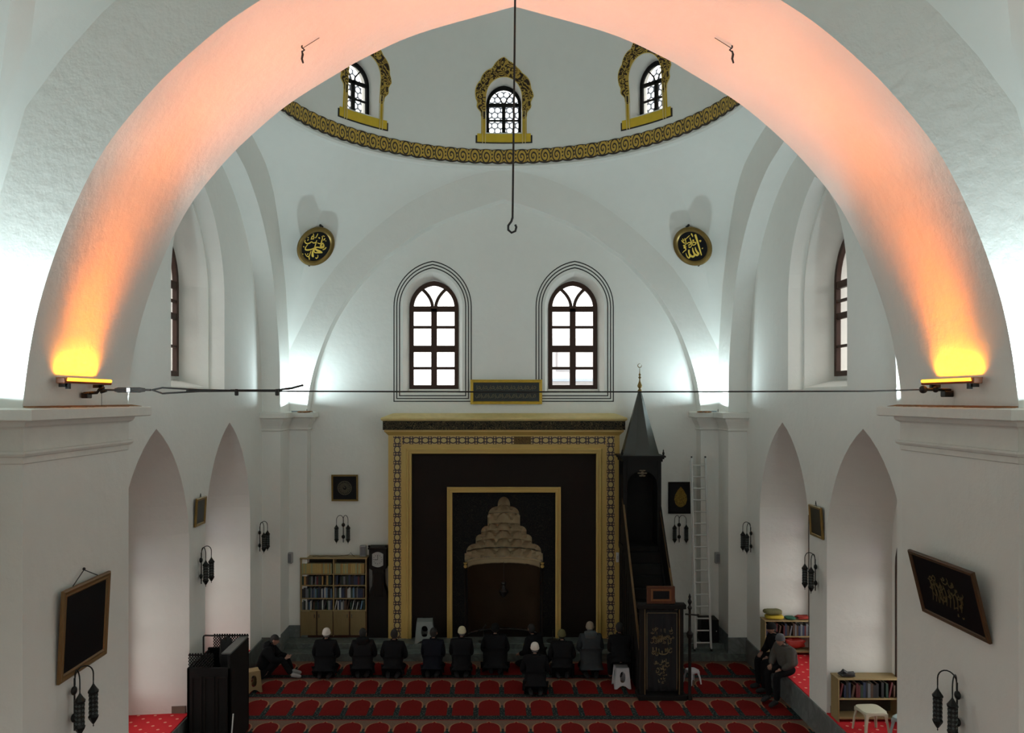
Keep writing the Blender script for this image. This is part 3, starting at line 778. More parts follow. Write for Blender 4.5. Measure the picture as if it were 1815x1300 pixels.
def fr(x0, z0, x1, z1, w, n, name='frieze'):
    p0 = Vector((x0, -.008, z0)); p1 = Vector((x1, -.008, z1)); t = (p1-p0).normalized(); nn = Vector((-t.z, 0, t.x))*w/2
    K = 2; lo = [p0+(p1-p0)*i/K-nn for i in range(K+1)]; hi = [p0+(p1-p0)*i/K+nn for i in range(K+1)]
    o = uv_strip(name, FR, lo, hi, [n*i/K for i in range(K+1)], mi)
    sd = o.modifiers.new('thick', 'SOLIDIFY'); sd.thickness = .006; return o
fr(-2.62, .0, -2.62, FT-.16, .19, 23); fr(2.62, .0, 2.62, FT-.16, .19, 23); fr(-2.50, FT-.26, 2.50, FT-.26, .19, 22)
m = MB(); m.box(.25, .66, -.02, 0, FT-.355, FT-.165, bev=.004); m.build('name_plate', scroll_mat('brass_plate', (.16, .10, .03), (.05, .03, .015), 20), mi, )
# red field around the inner frame
PX = 1.40; PZ = 4.03-zb
m = MB(); m.prism([(-IX, 0), (-IX, IT), (IX, IT), (IX, 0), (PX, 0), (PX, PZ), (-PX, PZ), (-PX, 0)], .10, .45); m.build('red_field', MR, mi)
m = MB(); frame_sweep(m, PX-.13, 0, PZ-.13, [(0, .2), (0, .03), (.02, .015), (.05, .015), (.06, .04), (.09, .04), (.10, .02), (.13, .02), (.135, .2)]); m.build('inner_frame', MG, mi)
# black field with stepped silhouette
tiers = [(.155, 3.47, 3.55), (.155, 3.40, 3.47)]
T_ = [(.155, 3.79, 3.55), (.385, 3.55, 3.33), (.405, 3.33, 3.07), (.565, 3.07, 2.86), (.70, 2.86, 2.63), (.93, 2.63, 2.39), (.975, 2.39, 2.15)]   # half width, top z, bottom z
T_ = [(w, a-zb, c-zb) for w, a, c in T_]
def half_outline():
    pts = []
    for i, (w, zt, zb_) in enumerate(T_):
        prev = T_[i-1][0] if i else 0
        n = 7; rw = w-prev; rh = min(zt-zb_, rw*1.05 if i else zt-zb_)*.9
        if rw < .05: pts += [(w, zt), (w, zb_)]; continue
        for k in range(n+1):
            a = PI/2*k/n; pts.append((prev+rw*math.sin(a), zt-rh+rh*math.cos(a)))
        pts.append((w, zb_))
    return pts
ho = half_outline(); ho += [(.90, 2.13-zb), (.90, 0)]
poly = [(-1.28, 0), (-1.28, PZ-.12), (1.28, PZ-.12), (1.28, 0)]+[(x, z) for x, z in reversed(ho)]+[(-x, z) for x, z in ho[1:]]
poly = [(-1.28, 0), (-1.28, PZ-.12), (1.28, PZ-.12), (1.28, 0)]+list(reversed(ho))+[(-x, z) for x, z in ho[1:]]
m = MB(); m.prism(poly, .12, .30); m.build('black_field', scroll_mat('black_tile', (.002, .002, .003), (.014, .013, .008), 11, .86), mi)
CARV = mat('carved_cream_stone', (.44, .34, .20), .7, var=.15, scale=6, bmp=.15)
m = MB()
cells = [1, 3, 3, 5, 5, 7, 7]
for i, (w, zt, zb_) in enumerate(T_):
    nc = cells[i]; n = nc*10; K = 10; v = []; dep = min(.62, w*.75)
    for j in range(K+1):
        q = j/K; z = zb_+(zt-zb_)*q
        for k in range(n+1):
            u = k/n; a = PI*u; c = (u*nc) % 1.0
            if not i:
                r = w*math.sqrt(max(0, 1-q*q)); v.append((-r*math.cos(a), .30+.75*r*math.sin(a), z)); continue
            cr = math.sin(PI*c)
            # each cell is a small hollow that arches forward at its head
            arch = max(0, min(1, (q-(.30+.62*cr**.7))/.10))
            r = w*(1.0+.05*cr-.16*arch-.03)
            if u < .012 or u > .988: r = w
            v.append((-r*math.cos(a), .30+(dep*r/w)*math.sin(a)*(1.0+.10*cr*(1-arch)), z))
    F = [(j*(n+1)+k, j*(n+1)+k+1, (j+1)*(n+1)+k+1, (j+1)*(n+1)+k) for j in range(K) for k in range(n)]
    m.add(v, F)
    if i:
        wp = T_[i-1][0]; n2 = 24; v = []
        for r in (w*.98, wp*.98):
            for k in range(n2+1): a = PI*k/n2; v.append((-r*math.cos(a), .30+min(.62, r*.75)*math.sin(a), zt-.003))
        m.add(v, [(k, k+1, n2+2+k, n2+1+k) for k in range(n2)])
m.build('stepped_hood', CARV, mi, smooth=True, fix=False)
m = MB(); m.lathe([(.93, 2.13-zb-.17), (.90, 2.13-zb-.15), (.90, 2.13-zb-.04), (.95, 2.13-zb-.02), (.95, 2.15-zb)], 32, a0=0, a1=PI, sc=(1, .68), M=Matrix.Translation((0, .30, 0)))
m.build('impost_moulding', CARV, mi, smooth=True, fix=False)
m = MB(); m.lathe([(.90, 0), (.90, 2.0-zb)], 32, a0=0, a1=PI, sc=(1, .68), M=Matrix.Translation((0, .30, 0)))
m.build('niche_wall', mat('niche_brown', (.030, .016, .007), .7, var=.25, scale=3, spec=.2), mi, smooth=True, fix=False)
for sx in (-1, 1):
    m = MB(); m.lathe([(.03, 0), (.045, .04), (.028, .08), (.026, 1.66), (.045, 1.70), (.03, 1.74), (.05, 1.80)], 12, M=Matrix.Translation((sx*.95, .13, 0))); m.build('colonette', MR, mi, smooth=True)
    m = MB(); m.lathe([(.028, 1.70), (.045, 1.74), (.035, 1.80), (.05, 1.84)], 10, M=Matrix.Translation((sx*.95, .12, 0))); m.build('colonette_capital', MG, mi, smooth=True)
m = MB(); m.lathe([(0, .005), (.93, .005), (.93, -.004), (0, -.004)], 32, a0=0, a1=PI, sc=(1, .70), M=Matrix.Translation((0, .12, 0)), cap=False); m.build('niche_floor', MR, mi)
for sx in ():
    pass
m = MB()
for x0, x1 in ((-OX, -IX), (IX, OX)): pass
# lamp shape hanging inside the niche
h = empty('hanging_niche_lamp', (0, 19.78, 1.22), 0, 'small dark lamp hanging in front of the brown niche wall of the mihrab', 'lamp')
m = MB(); m.lathe([(0, 0), (.03, .02), (.10, .10), (.12, .17), (.05, .24), (.035, .32), (.06, .36), (.05, .40), (0, .42)], 14); m.build('body', IRON, h, smooth=True)
m = MB(); m.tube([(0, 0, .42), (0, 0, .91)], .006, 5); m.build('chain', IRON, h)
# microphone stand at the niche foot
h = empty('microphone_stand', (-.50, 19.12, .32), 0, 'thin dark microphone stand at the foot of the prayer niche', 'microphone')
m = MB(); m.lathe([(.13, 0), (.13, .015), (.02, .03)], 16); m.build('base', IRON, h)
m = MB(); m.tube([(0, 0, .02), (0, 0, .34)], .009, 6); m.tube([(0, 0, .34), (-.18, .02, .22)], .007, 6); m.build('pole', IRON, h)
m = MB(); m.tube([(0, 0, .33), (.06, -.02, .42)], [.012, .02], 8); m.build('microphone', IRON, h)
h = empty('microphone_stand', (1.18, 19.16, .32), 0, 'dark round-based stand on the marble step right of the prayer niche', 'microphone')
m = MB(); m.lathe([(.15, 0), (.16, .02), (.12, .05), (.02, .06)], 18); m.build('base', IRON, h, smooth=True)
m = MB(); m.tube([(0, 0, .05), (0, 0, .30)], .008, 6); m.build('pole', IRON, h)
# ------------------------------------------------------------------ framed panels
def picture(loc, rz, w, h, label, tilt=0, frame=GOLDF, fw=.05, face=BLACKP, cat='picture', deep=.04, lean=True, name='framed_picture', group=None):
    """local: wall plane y=0, faces -y, origin at centre; tilt leans the top forward"""
    root = empty(name, loc, rz, label, cat, group); root.rotation_euler = (tilt, 0, rz)
    if tilt:  # keep the lower edge against the wall
        off = Vector((0, -math.sin(tilt)*h/2-.01, 0)); off.rotate(Matrix.Rotation(rz, 3, 'Z')); root.location = Vector(loc)+off
    m = MB(); x, z = w/2, h/2
    def R_(d): return [(-x+d, -z+d), (x-d, -z+d), (x-d, z-d), (-x+d, z-d)]
    v = []; prof = [(0, 0), (0, -deep*.7), (fw*.2, -deep), (fw*.55, -deep*.75), (fw*.8, -deep*.85), (fw, -deep*.5), (fw, -.005)]
    for d, y in prof: v += [(u, y, w_) for u, w_ in R_(d)]
    m.add(v, [(j*4+i, j*4+(i+1) % 4, (j+1)*4+(i+1) % 4, (j+1)*4+i) for j in range(len(prof)-1) for i in range(4)])
    m.build('frame', frame, root)
    m = MB(); m.box(-x+fw*.5, x-fw*.5, -deep*.45, -.002, -z+fw*.5, z-fw*.5); m.build('panel', face, root)
    return root
def squiggle(rng, x0, x1, z0, z1, n, w=.006):
    S = []
    for k in range(n):
        cx = rng.uniform(x0, x1); cz = rng.uniform(z0, z1); L = (x1-x0)*rng.uniform(.04, .11); ph = rng.uniform(0, 6)
        t = rng.choice((0, 1, 2))
        if t == 0: S.append([(cx, cz+L*1.3, w*1.3), (cx+L*.1, cz, w), (cx+L*.05, cz-L*1.1, w*.5)])
        elif t == 1: S.append([(cx-L, cz+L*.3, w*.6), (cx-L*.6, cz-L*.5, w), (cx+L*.2, cz-L*.55, w*1.2), (cx+L, cz+L*.2, w*.8), (cx+L*.8, cz+L*.7, w*.5)])
        else: S.append([(cx-L*.6, cz, w), (cx, cz+L*.6, w), (cx+L*.5, cz+L*.1, w*1.1), (cx, cz-L*.3, w), (cx-L*1.1, cz-L*.1, w*.5)])
    return S
def write(root, S, mt, y=-.02, name='calligraphy'):
    m = MB(); strokes(m, S, lambda u, v, d: (u, y-d, v), .003); return m.build(name, mt, root)
rng = random.Random(3)
DULLG = mat('dull_gold_script', (.14, .12, .06), .5, var=.3)
# long panel above the prayer niche, hung leaning forwards
p = picture((.065, 19.88, 6.385), 0, 1.80, .62, 'wide black script panel in a bright gilt frame above the prayer niche', .10, mat('bright_gilt', (.62, .40, .05), .35, .4, var=.25), .075, mat('black_green_panel', (.012, .018, .017), .4), 'calligraphy panel', .06)
S = []
for row, zz in ((0, .10), (1, -.11)):
    for k in range(26):
        x = -.74+k*.058
        S += [[(x+a_*.05, zz+b_*.06, .0065) for a_, b_ in (((0, 1.1), (.1, 0), (0, -.9)) if (k*7+row) % 3 == 0 else ((-.8, .3), (-.3, -.6), (.4, -.5), (.9, .4)) if (k*5+row) % 3 == 1 else ((-.5, .2), (.1, .8), (.6, .1), (-.1, -.4), (-.9, -.1)))]]
S.append([(-.75, -.0, .004), (.75, -.0, .004)])
write(p, S, DULLG, -.032)
p = picture((-3.995, 19.895, 3.97), 0, .67, .67, 'square picture of a gold disc of script, above the rear left lantern', .05, GOLDF, .045)
S = [[(.17*math.cos(a), .17*math.sin(a), .004) for a in [2*PI*i/16 for i in range(17)]], [(.06*math.cos(a), .06*math.sin(a), .004) for a in [2*PI*i/12 for i in range(13)]]]
for k in range(22):
    a = 2*PI*k/22; r0, r1 = .075, .155
    S.append([(r0*math.cos(a), r0*math.sin(a), .003), ((r0+r1)/2*math.cos(a+.14), (r0+r1)/2*math.sin(a+.14), .005), (r1*math.cos(a), r1*math.sin(a), .003)])
S += squiggle(rng, -.04, .04, -.03, .03, 4, .004)
write(p, S, mat('grey_gold_script', (.22, .20, .12), .5), -.022)
p = picture((4.45, 19.895, 3.72), 0, .62, .80, 'black picture with a golden leaf shape, half behind the ladder', .03, BLACKW, .05)
leaf = [(0, .28), (.07, .20), (.14, .08), (.16, -.04), (.13, -.16), (.06, -.22), (0, -.235), (-.06, -.22), (-.13, -.16), (-.16, -.04), (-.14, .08), (-.07, .20)]
m = MB(); m.prism([(u, w-.0) for u, w in leaf], -.026, -.02); m.build('leaf', scroll_mat('leaf_gold', (.30, .19, .035), (.16, .10, .02), 14), p)
p = picture((-5.735, 14.64, 4.12), PI/2, .48, .52, 'small gilt-framed picture on the pier between the left niches', .06, GOLDF, .05, mat('grey_print', (.06, .06, .055), .4))
m = MB(); m.tube([(-.03, 0, .26), (0, .0, .33), (.03, 0, .26)], .006, 5); m.build('hanger', IRON, p)
p = picture((5.735, 14.58, 3.94), -PI/2, .55, .58, 'small dark gilt-framed picture on the pier between the right niches', .06, GOLDF, .05, mat('brown_print', (.035, .028, .016), .4))
m = MB(); m.tube([(-.03, 0, .29), (0, .0, .38), (.03, 0, .29)], .006, 5); m.build('hanger', IRON, p)
p = picture((-4.945, 8.95, 3.645), PI/2, 1.04, 1.0, 'large square black picture in wooden frame, hung by a wire on the near left pier', .05, wood('brown_frame_wood', (.13, .07, .025), (.20, .115, .045), .45), .085, BLACKP)
m = MB(); m.tube([(-.27, .005, .50), (0, .03, .62), (.27, .005, .50)], .006, 5); m.build('hanging_wire', IRON, p)
m = MB(); m.sphere((0, .03, .63), .018, 8, 6); m.build('nail', IRON, p)
p = picture((4.945, 8.88, 4.02), -PI/2, 1.28, .77, 'black calligraphy picture leaning steeply forwards on the right pier', .24, wood('dark_frame_wood', (.05, .025, .01), (.09, .045, .018), .45), .05, BLACKP)
S = squiggle(rng, -.30, .30, -.10, .16, 26, .006)+[[(-.30+i*.07, .10-i*.01, .007), (-.29+i*.07, -.05, .008), (-.33+i*.07, -.16, .005)] for i in range(9)]
S += squiggle(rng, .10, .30, -.24, -.10, 6, .006)
write(p, S, mat('faint_gold_script', (.10, .075, .025), .5, var=.4), -.022)
# ------------------------------------------------------------------ pierced metal wall lanterns
LANT = mat('lantern_metal', (.012, .014, .013), .45, .5, var=.4, scale=30)
def lantern_body():
    m = MB(); r = .052; v = []; n = 12
    prof = [(0, -.30), (.008, -.285), (.004, -.27), (.02, -.25), (.05, -.20), (.058, -.18), (.05, -.17), (.047, -.16), (.047, .08), (.058, .09), (.06, .105), (.045, .125), (.022, .16), (.008, .185), (.006, .22), (0, .225)]
    m.lathe(prof, 8); return m
GLOW = mat('lantern_lattice', (.07, .09, .085), .3, .3, var=.6, scale=60)
def make_lantern():
    root = empty('wall_lantern', (0, 0, 0))
    m = MB(); m.tube([(0, -.035, .02), (0, -.035, -.56)], .010, 8); m.build('back_rod', LANT, root)
    for z in (-.12, -.42):
        m = MB(); m.sphere((0, -.03, z), (.045, .03, .05), 10, 8); m.build('mounting_boss', LANT, root, smooth=True)
    for sx in (-1, 1):
        dx, dy = sx*.145, -.13
        pth = [(0, -.04, -.06)]+[(dx*(1-math.cos(a))/2, -.04+dy*(1-math.cos(a))/2, .02+.11*math.sin(a)) for a in [PI*k/10 for k in range(11)]]+[(dx, dy-.04, -.06)]
        m = MB(); m.tube(pth, .0075, 7); m.build('arm', LANT, root, smooth=True)
        lb = lantern_body().build('lantern', LANT, root, smooth=True); lb.location = (dx, dy-.04, -.28)
        m = MB()
        for k in range(8):
            a = 2*PI*k/8+PI/8
            for j in range(5):
                M = Matrix.Rotation(a, 4, 'Z') @ Matrix.Translation((.0455, 0, -.135+j*.048)) @ Matrix.Rotation(PI/4, 4, 'X')
                m.box(-.003, .003, -.011, .011, -.011, .011, M=M)
        g = m.build('lattice_glass', GLOW, lb)
    return root
LP = [((-4.03, 19.88, 3.16), 0, 'pierced metal double wall lantern on the end wall left of the mihrab, above the bookcase'),
      ((4.41, 19.88, 3.16), 0, 'pierced metal double wall lantern below the golden leaf picture'),
      ((-5.72, 18.35, 3.22), PI/2, 'double wall lantern in the far left corner, between niche and pilaster'),
      ((5.72, 18.25, 3.22), -PI/2, 'double wall lantern in the far right corner, between niche and pilaster'),
      ((-5.72, 14.66, 3.33), PI/2, 'double wall lantern under the small picture between the left niches'),
      ((5.72, 14.60, 3.22), -PI/2, 'double wall lantern under the small picture between the right niches'),
      ((-4.93, 8.72, 3.10), PI/2, 'large looking double lantern on the near left pier, under the square black picture'),
      ((4.93, 8.80, 3.02), -PI/2, 'large looking double lantern on the near right pier, under the leaning black picture')]
proto = make_lantern()
for i, (l, rz, lab) in enumerate(LP):
    o = proto if i == 0 else copy_tree(proto)
    o.location = l; o.rotation_euler = (0, 0, rz); tag(o, lab, 'wall lantern', 'pierced metal double wall lanterns')
# ------------------------------------------------------------------ amber lamps, tie cable, hooks
def emis(name, col, st):
    m, nt, b = newmat(name); b.inputs['Base Color'].default_value = (0, 0, 0, 1)
    b.inputs['Emission Color'].default_value = rgba(col); b.inputs['Emission Strength'].default_value = st; return m
AMB = emis('amber_tube', (1, .38, .03), 3.2)
ORH = mat('orange_brown_housing', (.16, .045, .012), .4, .2)
for sx in (-1, 1):
    h = empty('amber_floodlight', (sx*4.80, 8.77, 6.38), 0, 'amber tube floodlight glowing on the %s pier above the capital' % ('left' if sx < 0 else 'right'), 'floodlight', 'amber tube floodlights on the near piers')
    m = MB(); m.add([(x, y, z) for y in (-.5, .5) for x, z in ((-.055, .05), (-.04, -.01), (.04, -.01), (.055, .05), (.045, .05), (.035, .0), (-.035, .0), (-.045, .05))], [(i, (i+1) % 8, (i+1) % 8+8, i+8) for i in range(8)]+[tuple(range(8)), tuple(reversed(range(8, 16)))])
    m.build('housing', ORH, h)
    for q in (-1, 1):
        m = MB(); m.box(-.05, .05, q*.5-.008, q*.5+.008, -.015, .05, bev=.008); m.build('end_cap', ORH, h)
        m = MB(); m.box(min(0, sx*.09), max(0, sx*.09), q*.36-.02, q*.36+.02, -.05, -.012); m.box(-.02, .02, q*.36-.02, q*.36+.02, -.07, -.012); m.build('bracket', IRON, h)
    m = MB(); m.tube([(-sx*.052, -.47, .03), (-sx*.052, .47, .03)], .019, 10); m.build('tube', AMB, h, smooth=True)
h = empty('tie_cable', (0, 8.95, 6.295), 0, 'thin dark steel cable stretched level across the near arch', 'cable')
STEEL = mat('dark_steel', (.020, .017, .015), .4, .6)
m = MB(); m.tube([(-3.75, 0, 0)]+[(-3.75+i*.86, 0, -.012*math.sin(PI*i/10)) for i in range(1, 10)]+[(4.62, 0, .015)], .0085, 6); m.build('cable', STEEL, h)
m = MB(); m.tube([(-4.14, 0, .01), (-4.02, 0, .035), (-3.6, 0, .012), (-3.1, 0, 0)], .010, 6); m.tube([(-4.14, 0, .01), (-4.02, 0, -.03), (-3.6, 0, -.005), (-3.1, 0, 0)], .010, 6)
m.build('loop', STEEL, h)
m = MB(); m.tube([(-3.25, 0, .005), (-2.75, 0, .005), (-2.55, -.02, .03), (-2.42, -.02, .065)], .012, 6); m.build('loose_end', STEEL, h)
for x in (-3.18, -2.72):
    m = MB(); m.box(x-.02, x+.02, -.02, .02, -.055, .02, bev=.008); m.build('cable_clip', STEEL, h)
m = MB()
for dz in (-.018, .018): m.tube([(-4.56, 0, dz*.4+.01), (-4.52, 0, dz+.01), (-4.28, 0, dz+.01), (-4.22, 0, dz*.4+.01)], .012, 6)
m.tube([(-4.70, 0, .01), (-4.15, 0, .01)], .012, 6); m.build('turnbuckle', STEEL, h)
m = MB(); m.box(-.02, .02, -.021, .021, -.012, .032, M=Matrix.Translation((-4.40, 0, 0))); m.build('tag_sleeve', mat('bare_steel', (.5, .5, .48), .3, .5), h)
m = MB(); m.tube([(-4.91, 0, -.03), (-4.76, 0, -.02), (-4.74, 0, .01), (-4.68, 0, .03), (-4.66, 0, .0), (-4.72, 0, -.015)], .018, 8); m.box(-4.92, -4.84, -.05, .05, -.085, -.02, bev=.008); m.build('wall_anchor', STEEL, h)
m = MB(); m.tube([(4.6, 0, .015), (4.91, 0, .01)], .017, 8); m.box(4.82, 4.92, -.05, .05, -.07, .0, bev=.008); m.sphere((4.6, 0, .015), .045, 10, 8); m.sphere((4.74, 0, .015), .035, 10, 8); m.build('wall_anchor', STEEL, h)
m = MB(); m.tube([(-4.70, -.02, -.02), (-4.70, -.02, -.17)], .003, 4); m.build('loose_wire', STEEL, h)
def near_h(x): return lerp_tab(smooth_tab(NEARP), x)
for sx in (-1, 1):
    x = sx*2.46; zz = EYE+near_h(x)
    h = empty('soffit_hook', (x, 9.03, zz), 0, 'small iron hook hanging from the arch soffit, %s of the centre' % ('left' if sx < 0 else 'right'), 'hook', 'small hooks under the near arch')
    m = MB(); m.tube([(0, 0, .06), (0, 0, -.02), (-sx*.03, 0, -.05), (0, 0, -.07)], .010, 6); m.build('eye', IRON, h)
    m = MB(); m.tube([(0, 0, -.06), (.01, 0, -.10), (.0, 0, -.15), (.015, 0, -.20)], [.008, .014, .013, .010], 6); m.build('link', IRON, h)
    m = MB(); m.tube([(0, 0, -.035), (sx*-.20, 0, .09)], .004, 4); m.build('wire', IRON, h)
h = empty('hanging_rod', (-.07, 8.3, 7.98), 0, 'long thin iron rod with an open hook hanging from the arch apex', 'hook')
m = MB(); m.tube([(0, 0, .12), (.02, 0, 1.8), (.035, 0, 3.23)], .0115, 7); m.build('rod', IRON, h)
m = MB(); m.tube([(0, 0, .13), (-.012, 0, .09), (-.045, 0, .045), (-.045, 0, .0), (-.01, 0, -.03), (.03, 0, -.012), (.04, 0, .03), (.028, 0, .055)], .012, 8); m.build('hook', IRON, h, smooth=True)
# fluorescent fittings on the rear capitals
for sx in (-1, 1):
    h = empty('capital_lamp', (sx*4.95, 19.02, 5.89), 0, 'small curved lamp fitting lying on the %s rear capital' % ('left' if sx < 0 else 'right'), 'lamp', 'lamp fittings on the capitals')
    m = MB(); m.lathe([(.17, 0), (.18, .03), (.10, .0), (.02, .012)], 16, sc=(1, .6), cap=False); m.build('reflector', mat('lamp_enamel', (.25, .30, .32), .4), h, smooth=True)
    m = MB(); m.tube([(.20, 0, .0), (.20, 0, .07)], .008, 5); m.build('stem', IRON, h)
# ------------------------------------------------------------------ bookcases and books
PINE = wood('pale_beech', (.26, .19, .085), (.34, .25, .12), .5)
PINED = wood('beech_door', (.17, .12, .05), (.22, .16, .075), .5)
EDGE = wood('dark_red_edge', (.035, .010, .006), (.055, .018, .010), .5)
def book_mat(nm, c): return mat('book_'+nm, c, .6, var=.15, scale=40)
BC = {'yellow': (.42, .30, .10), 'ochre': (.34, .20, .06), 'pale green': (.28, .30, .16), 'dark blue': (.015, .025, .06), 'black': (.010, .010, .011),
      'dark green': (.012, .035, .022), 'dark red': (.09, .010, .012), 'white': (.42, .42, .40), 'grey': (.12, .13, .14), 'brown': (.06, .03, .015), 'light blue': (.10, .18, .26)}
PAGE = mat('book_pages', (.5, .45, .35), .8)
BK = {}
def book(col, x, y, z, w, h, d, rz=0, lean=0, where='', group=''):
    key = (col, round(w, 3), round(h, 2), round(d, 2))
    if key not in BK:
        m = MB(); t = .004
        m.box(-w/2, w/2, 0, .012, 0, h, 0, bev=.003); m.box(-w/2, -w/2+t, 0, d, 0, h, 0); m.box(w/2-t, w/2, 0, d, 0, h, 0)
        m.box(-w/2+t, w/2-t, .01, d-.006, .004, h-.004, 1); o = m.build('book', [book_mat(col.replace(' ', '_'), BC[col]), PAGE]); BK[key] = o
        first = True
    else:
        o = BK[key].copy(); C.objects.link(o)
    o.location = (x, y, z+.003); o.rotation_euler = (0, lean, rz)
    kind_ = 'leaning ' if abs(lean) > .05 else ''
    tag(o, '%s%s book %s' % (kind_, col, where), 'book', group)
    return o
def shelf_books(x0, x1, y, z, cols, rng, wr, hr, where, group, d=.17, gaps=.0, leanp=0, rz=0, org=None):
    x = x0
    while True:
        w = rng.choice(wr); h = rng.choice(hr)
        if x+w > x1: break
        col = rng.choice(cols)
        ln = 0
        if leanp and rng.random() < leanp and x+w+h*.22 < x1: ln = .20
        if rng.random() >= gaps:
            xx = x+w/2+.001; yy = y
            if org: p = Vector((xx, yy, 0)); p.rotate(Matrix.Rotation(rz, 3, 'Z')); bx, by = org[0]+p.x, org[1]+p.y
            else: bx, by = xx, yy
            book(col, bx, by, z+(.0 if not ln else w/2*math.sin(ln)), w, h, d, rz, ln, where, group)
            x += (h*math.sin(ln)+.004 if ln else 0)
        x += w+.003
def part_box(root, name, mt, x0, x1, y0, y1, z0, z1, bev=.004):
    m = MB(); m.box(x0, x1, y0, y1, z0, z1, bev=bev); return m.build(name, mt, root)
bx0, bx1, by, bz = -5.01, -3.385, 19.45, .32
bc = empty('bookcase', ((bx0+bx1)/2, by, bz), 0, 'tall pale wood bookcase with four doors, left of the mihrab', 'bookcase')
hw = (bx1-bx0)/2; H = 1.94
for x in (-hw, -.014, hw-.028): part_box(bc, 'side_panel', PINE, x, x+.028, 0, .34, .04, H)
part_box(bc, 'outer_side', EDGE, -hw-.012, -hw+.001, 0.01, .34, 0, H); part_box(bc, 'outer_side', EDGE, hw-.001, hw+.012, .01, .34, 0, H)
part_box(bc, 'top_board', PINE, -hw-.015, hw+.015, -.01, .35, H, H+.03); part_box(bc, 'plinth', EDGE, -hw, hw, .02, .33, 0, .06)
part_box(bc, 'back_board', mat('shelf_back', (.03, .022, .012), .8), -hw+.02, hw-.02, .32, .338, .05, H)
zs_ = [.68, .975, 1.295, 1.575]
for z in zs_:
    for a, b_ in ((-hw+.028, -.014), (.014, hw-.028)): part_box(bc, 'shelf', PINE, a, b_, .0, .32, z-.022, z)
for k in range(4):
    a = -hw+.004+k*(2*hw-.008)/4; b_ = a+(2*hw-.008)/4-.03
    d = part_box(bc, 'door', PINED, a+.012, b_+.010, -.018, .0, .07, .655)
    hx = b_-.03 if k % 2 == 0 else a+.05
    m = MB(); m.box(hx-.008, hx+.008, -.032, -.018, .50, .59, bev=.004); m.build('handle', mat('chrome', (.5, .5, .5), .2, .9), d)
    part_box(bc, 'door_edge', EDGE, b_+.012, b_+.028, -.012, .0, .06, .66)
rb = random.Random(11)
DK = ['black', 'dark blue', 'dark green', 'black', 'brown', 'grey']
for hx0, hx1, side in ((bx0+.03, bx0+hw-.016, 'left'), (bx0+hw+.018, bx1-.03, 'right')):
    shelf_books(hx0, hx1, by+.02, bz+1.575, ['yellow', 'ochre', 'yellow', 'pale green', 'yellow'], rb, [.034], [.245], 'in the top row of the tall bookcase, %s half' % side, 'top row of the tall bookcase, %s half' % side)
    shelf_books(hx0, hx1, by+.03, bz+1.295, DK+['ochre', 'dark red'] if side == 'left' else DK+['dark red', 'dark red'], rb, [.035, .045], [.21, .23], 'in the second row of the tall bookcase, %s half' % side, 'second row of the tall bookcase, %s half' % side, gaps=.12)
    shelf_books(hx0, hx1, by+.03, bz+.975, DK+['white', 'light blue'], rb, [.035, .045, .03], [.22, .25], 'in the third row of the tall bookcase, %s half' % side, 'third row of the tall bookcase, %s half' % side, gaps=.05)
    shelf_books(hx0, hx1, by+.03, bz+.68, DK+['white', 'light blue', 'white', 'grey'], rb, [.02, .03, .036], [.19, .22, .24], 'in the lowest row of the tall bookcase, %s half' % side, 'lowest row of the tall bookcase, %s half' % side, gaps=.08, leanp=.12)
m = MB(); m.tube([(0, 0, 0), (.1, .02, .01), (.2, -.01, .0), (.35, .02, .012), (.5, 0, 0), (.7, .02, .01), (.9, .0, .04), (.95, .02, .09), (1.0, 0, .03), (1.05, .01, 0)], .006, 5)
tag(m.build('loose_cable', IRON, loc=(-4.75, 19.6, bz+H+.037)), 'thin loose dark cable lying along the top of the tall bookcase', 'cable')
def speaker(x, y, z, label, wide=.16, hh=.27):
    r = empty('loudspeaker', (x, y, z), 0, label, 'loudspeaker', 'small wall loudspeakers')
    part_box(r, 'cabinet', mat('speaker_plastic', (.30, .29, .28), .5), -wide/2, wide/2, -.12, 0, 0, hh, .012)
    part_box(r, 'grille', mat('speaker_grille', (.16, .16, .17), .6, scale=60, var=.4), -wide*.38, wide*.38, -.128, -.119, .03, hh-.03, .004)
    return r
speaker(-5.28, 19.49, 2.16, 'small grey loudspeaker on the left rear pilaster, beside the bookcase')
speaker(-3.50, 19.72, bz+H+.03, 'small grey loudspeaker standing on top of the tall bookcase')
speaker(5.27, 19.49, 2.16, 'small grey loudspeaker on the right rear pilaster, right of the ladder')
m = MB(); m.tube([(0, 0, 0), (.003, 0, .9), (0, 0, 1.75)], .006, 5); m.sphere((0, -.01, 1.20), .03, 8, 6); m.sphere((.0, -.01, 1.05), .02, 8, 6)
tag(m.build('wall_cable', mat('cable_grey', (.18, .17, .15), .6), loc=(-5.34, 19.488, .62)), 'thin cable running up the left rear pilaster past the loudspeaker', 'cable')
m = MB(); m.tube([(0, 0, 0), (0, 0, 2.1)], .009, 5)
tag(m.build('wall_conduit', mat('conduit_dark', (.10, .08, .07), .6), loc=(5.725, 15.0, 1.9)), 'thin dark conduit running down the right wall beside the far niche', 'cable')
r = empty('switch_box', (2.78, 19.393, 2.2), 0, 'small white switch box on the right edge of the mihrab surround', 'switch')
part_box(r, 'box', mat('switch_white', (.62, .62, .58), .5), -.03, .04, -.04, .0, 0, .24, .006); part_box(r, 'rocker', mat('switch_grey', (.4, .4, .4), .5), -.01, .02, -.046, -.039, .08, .16, .002)
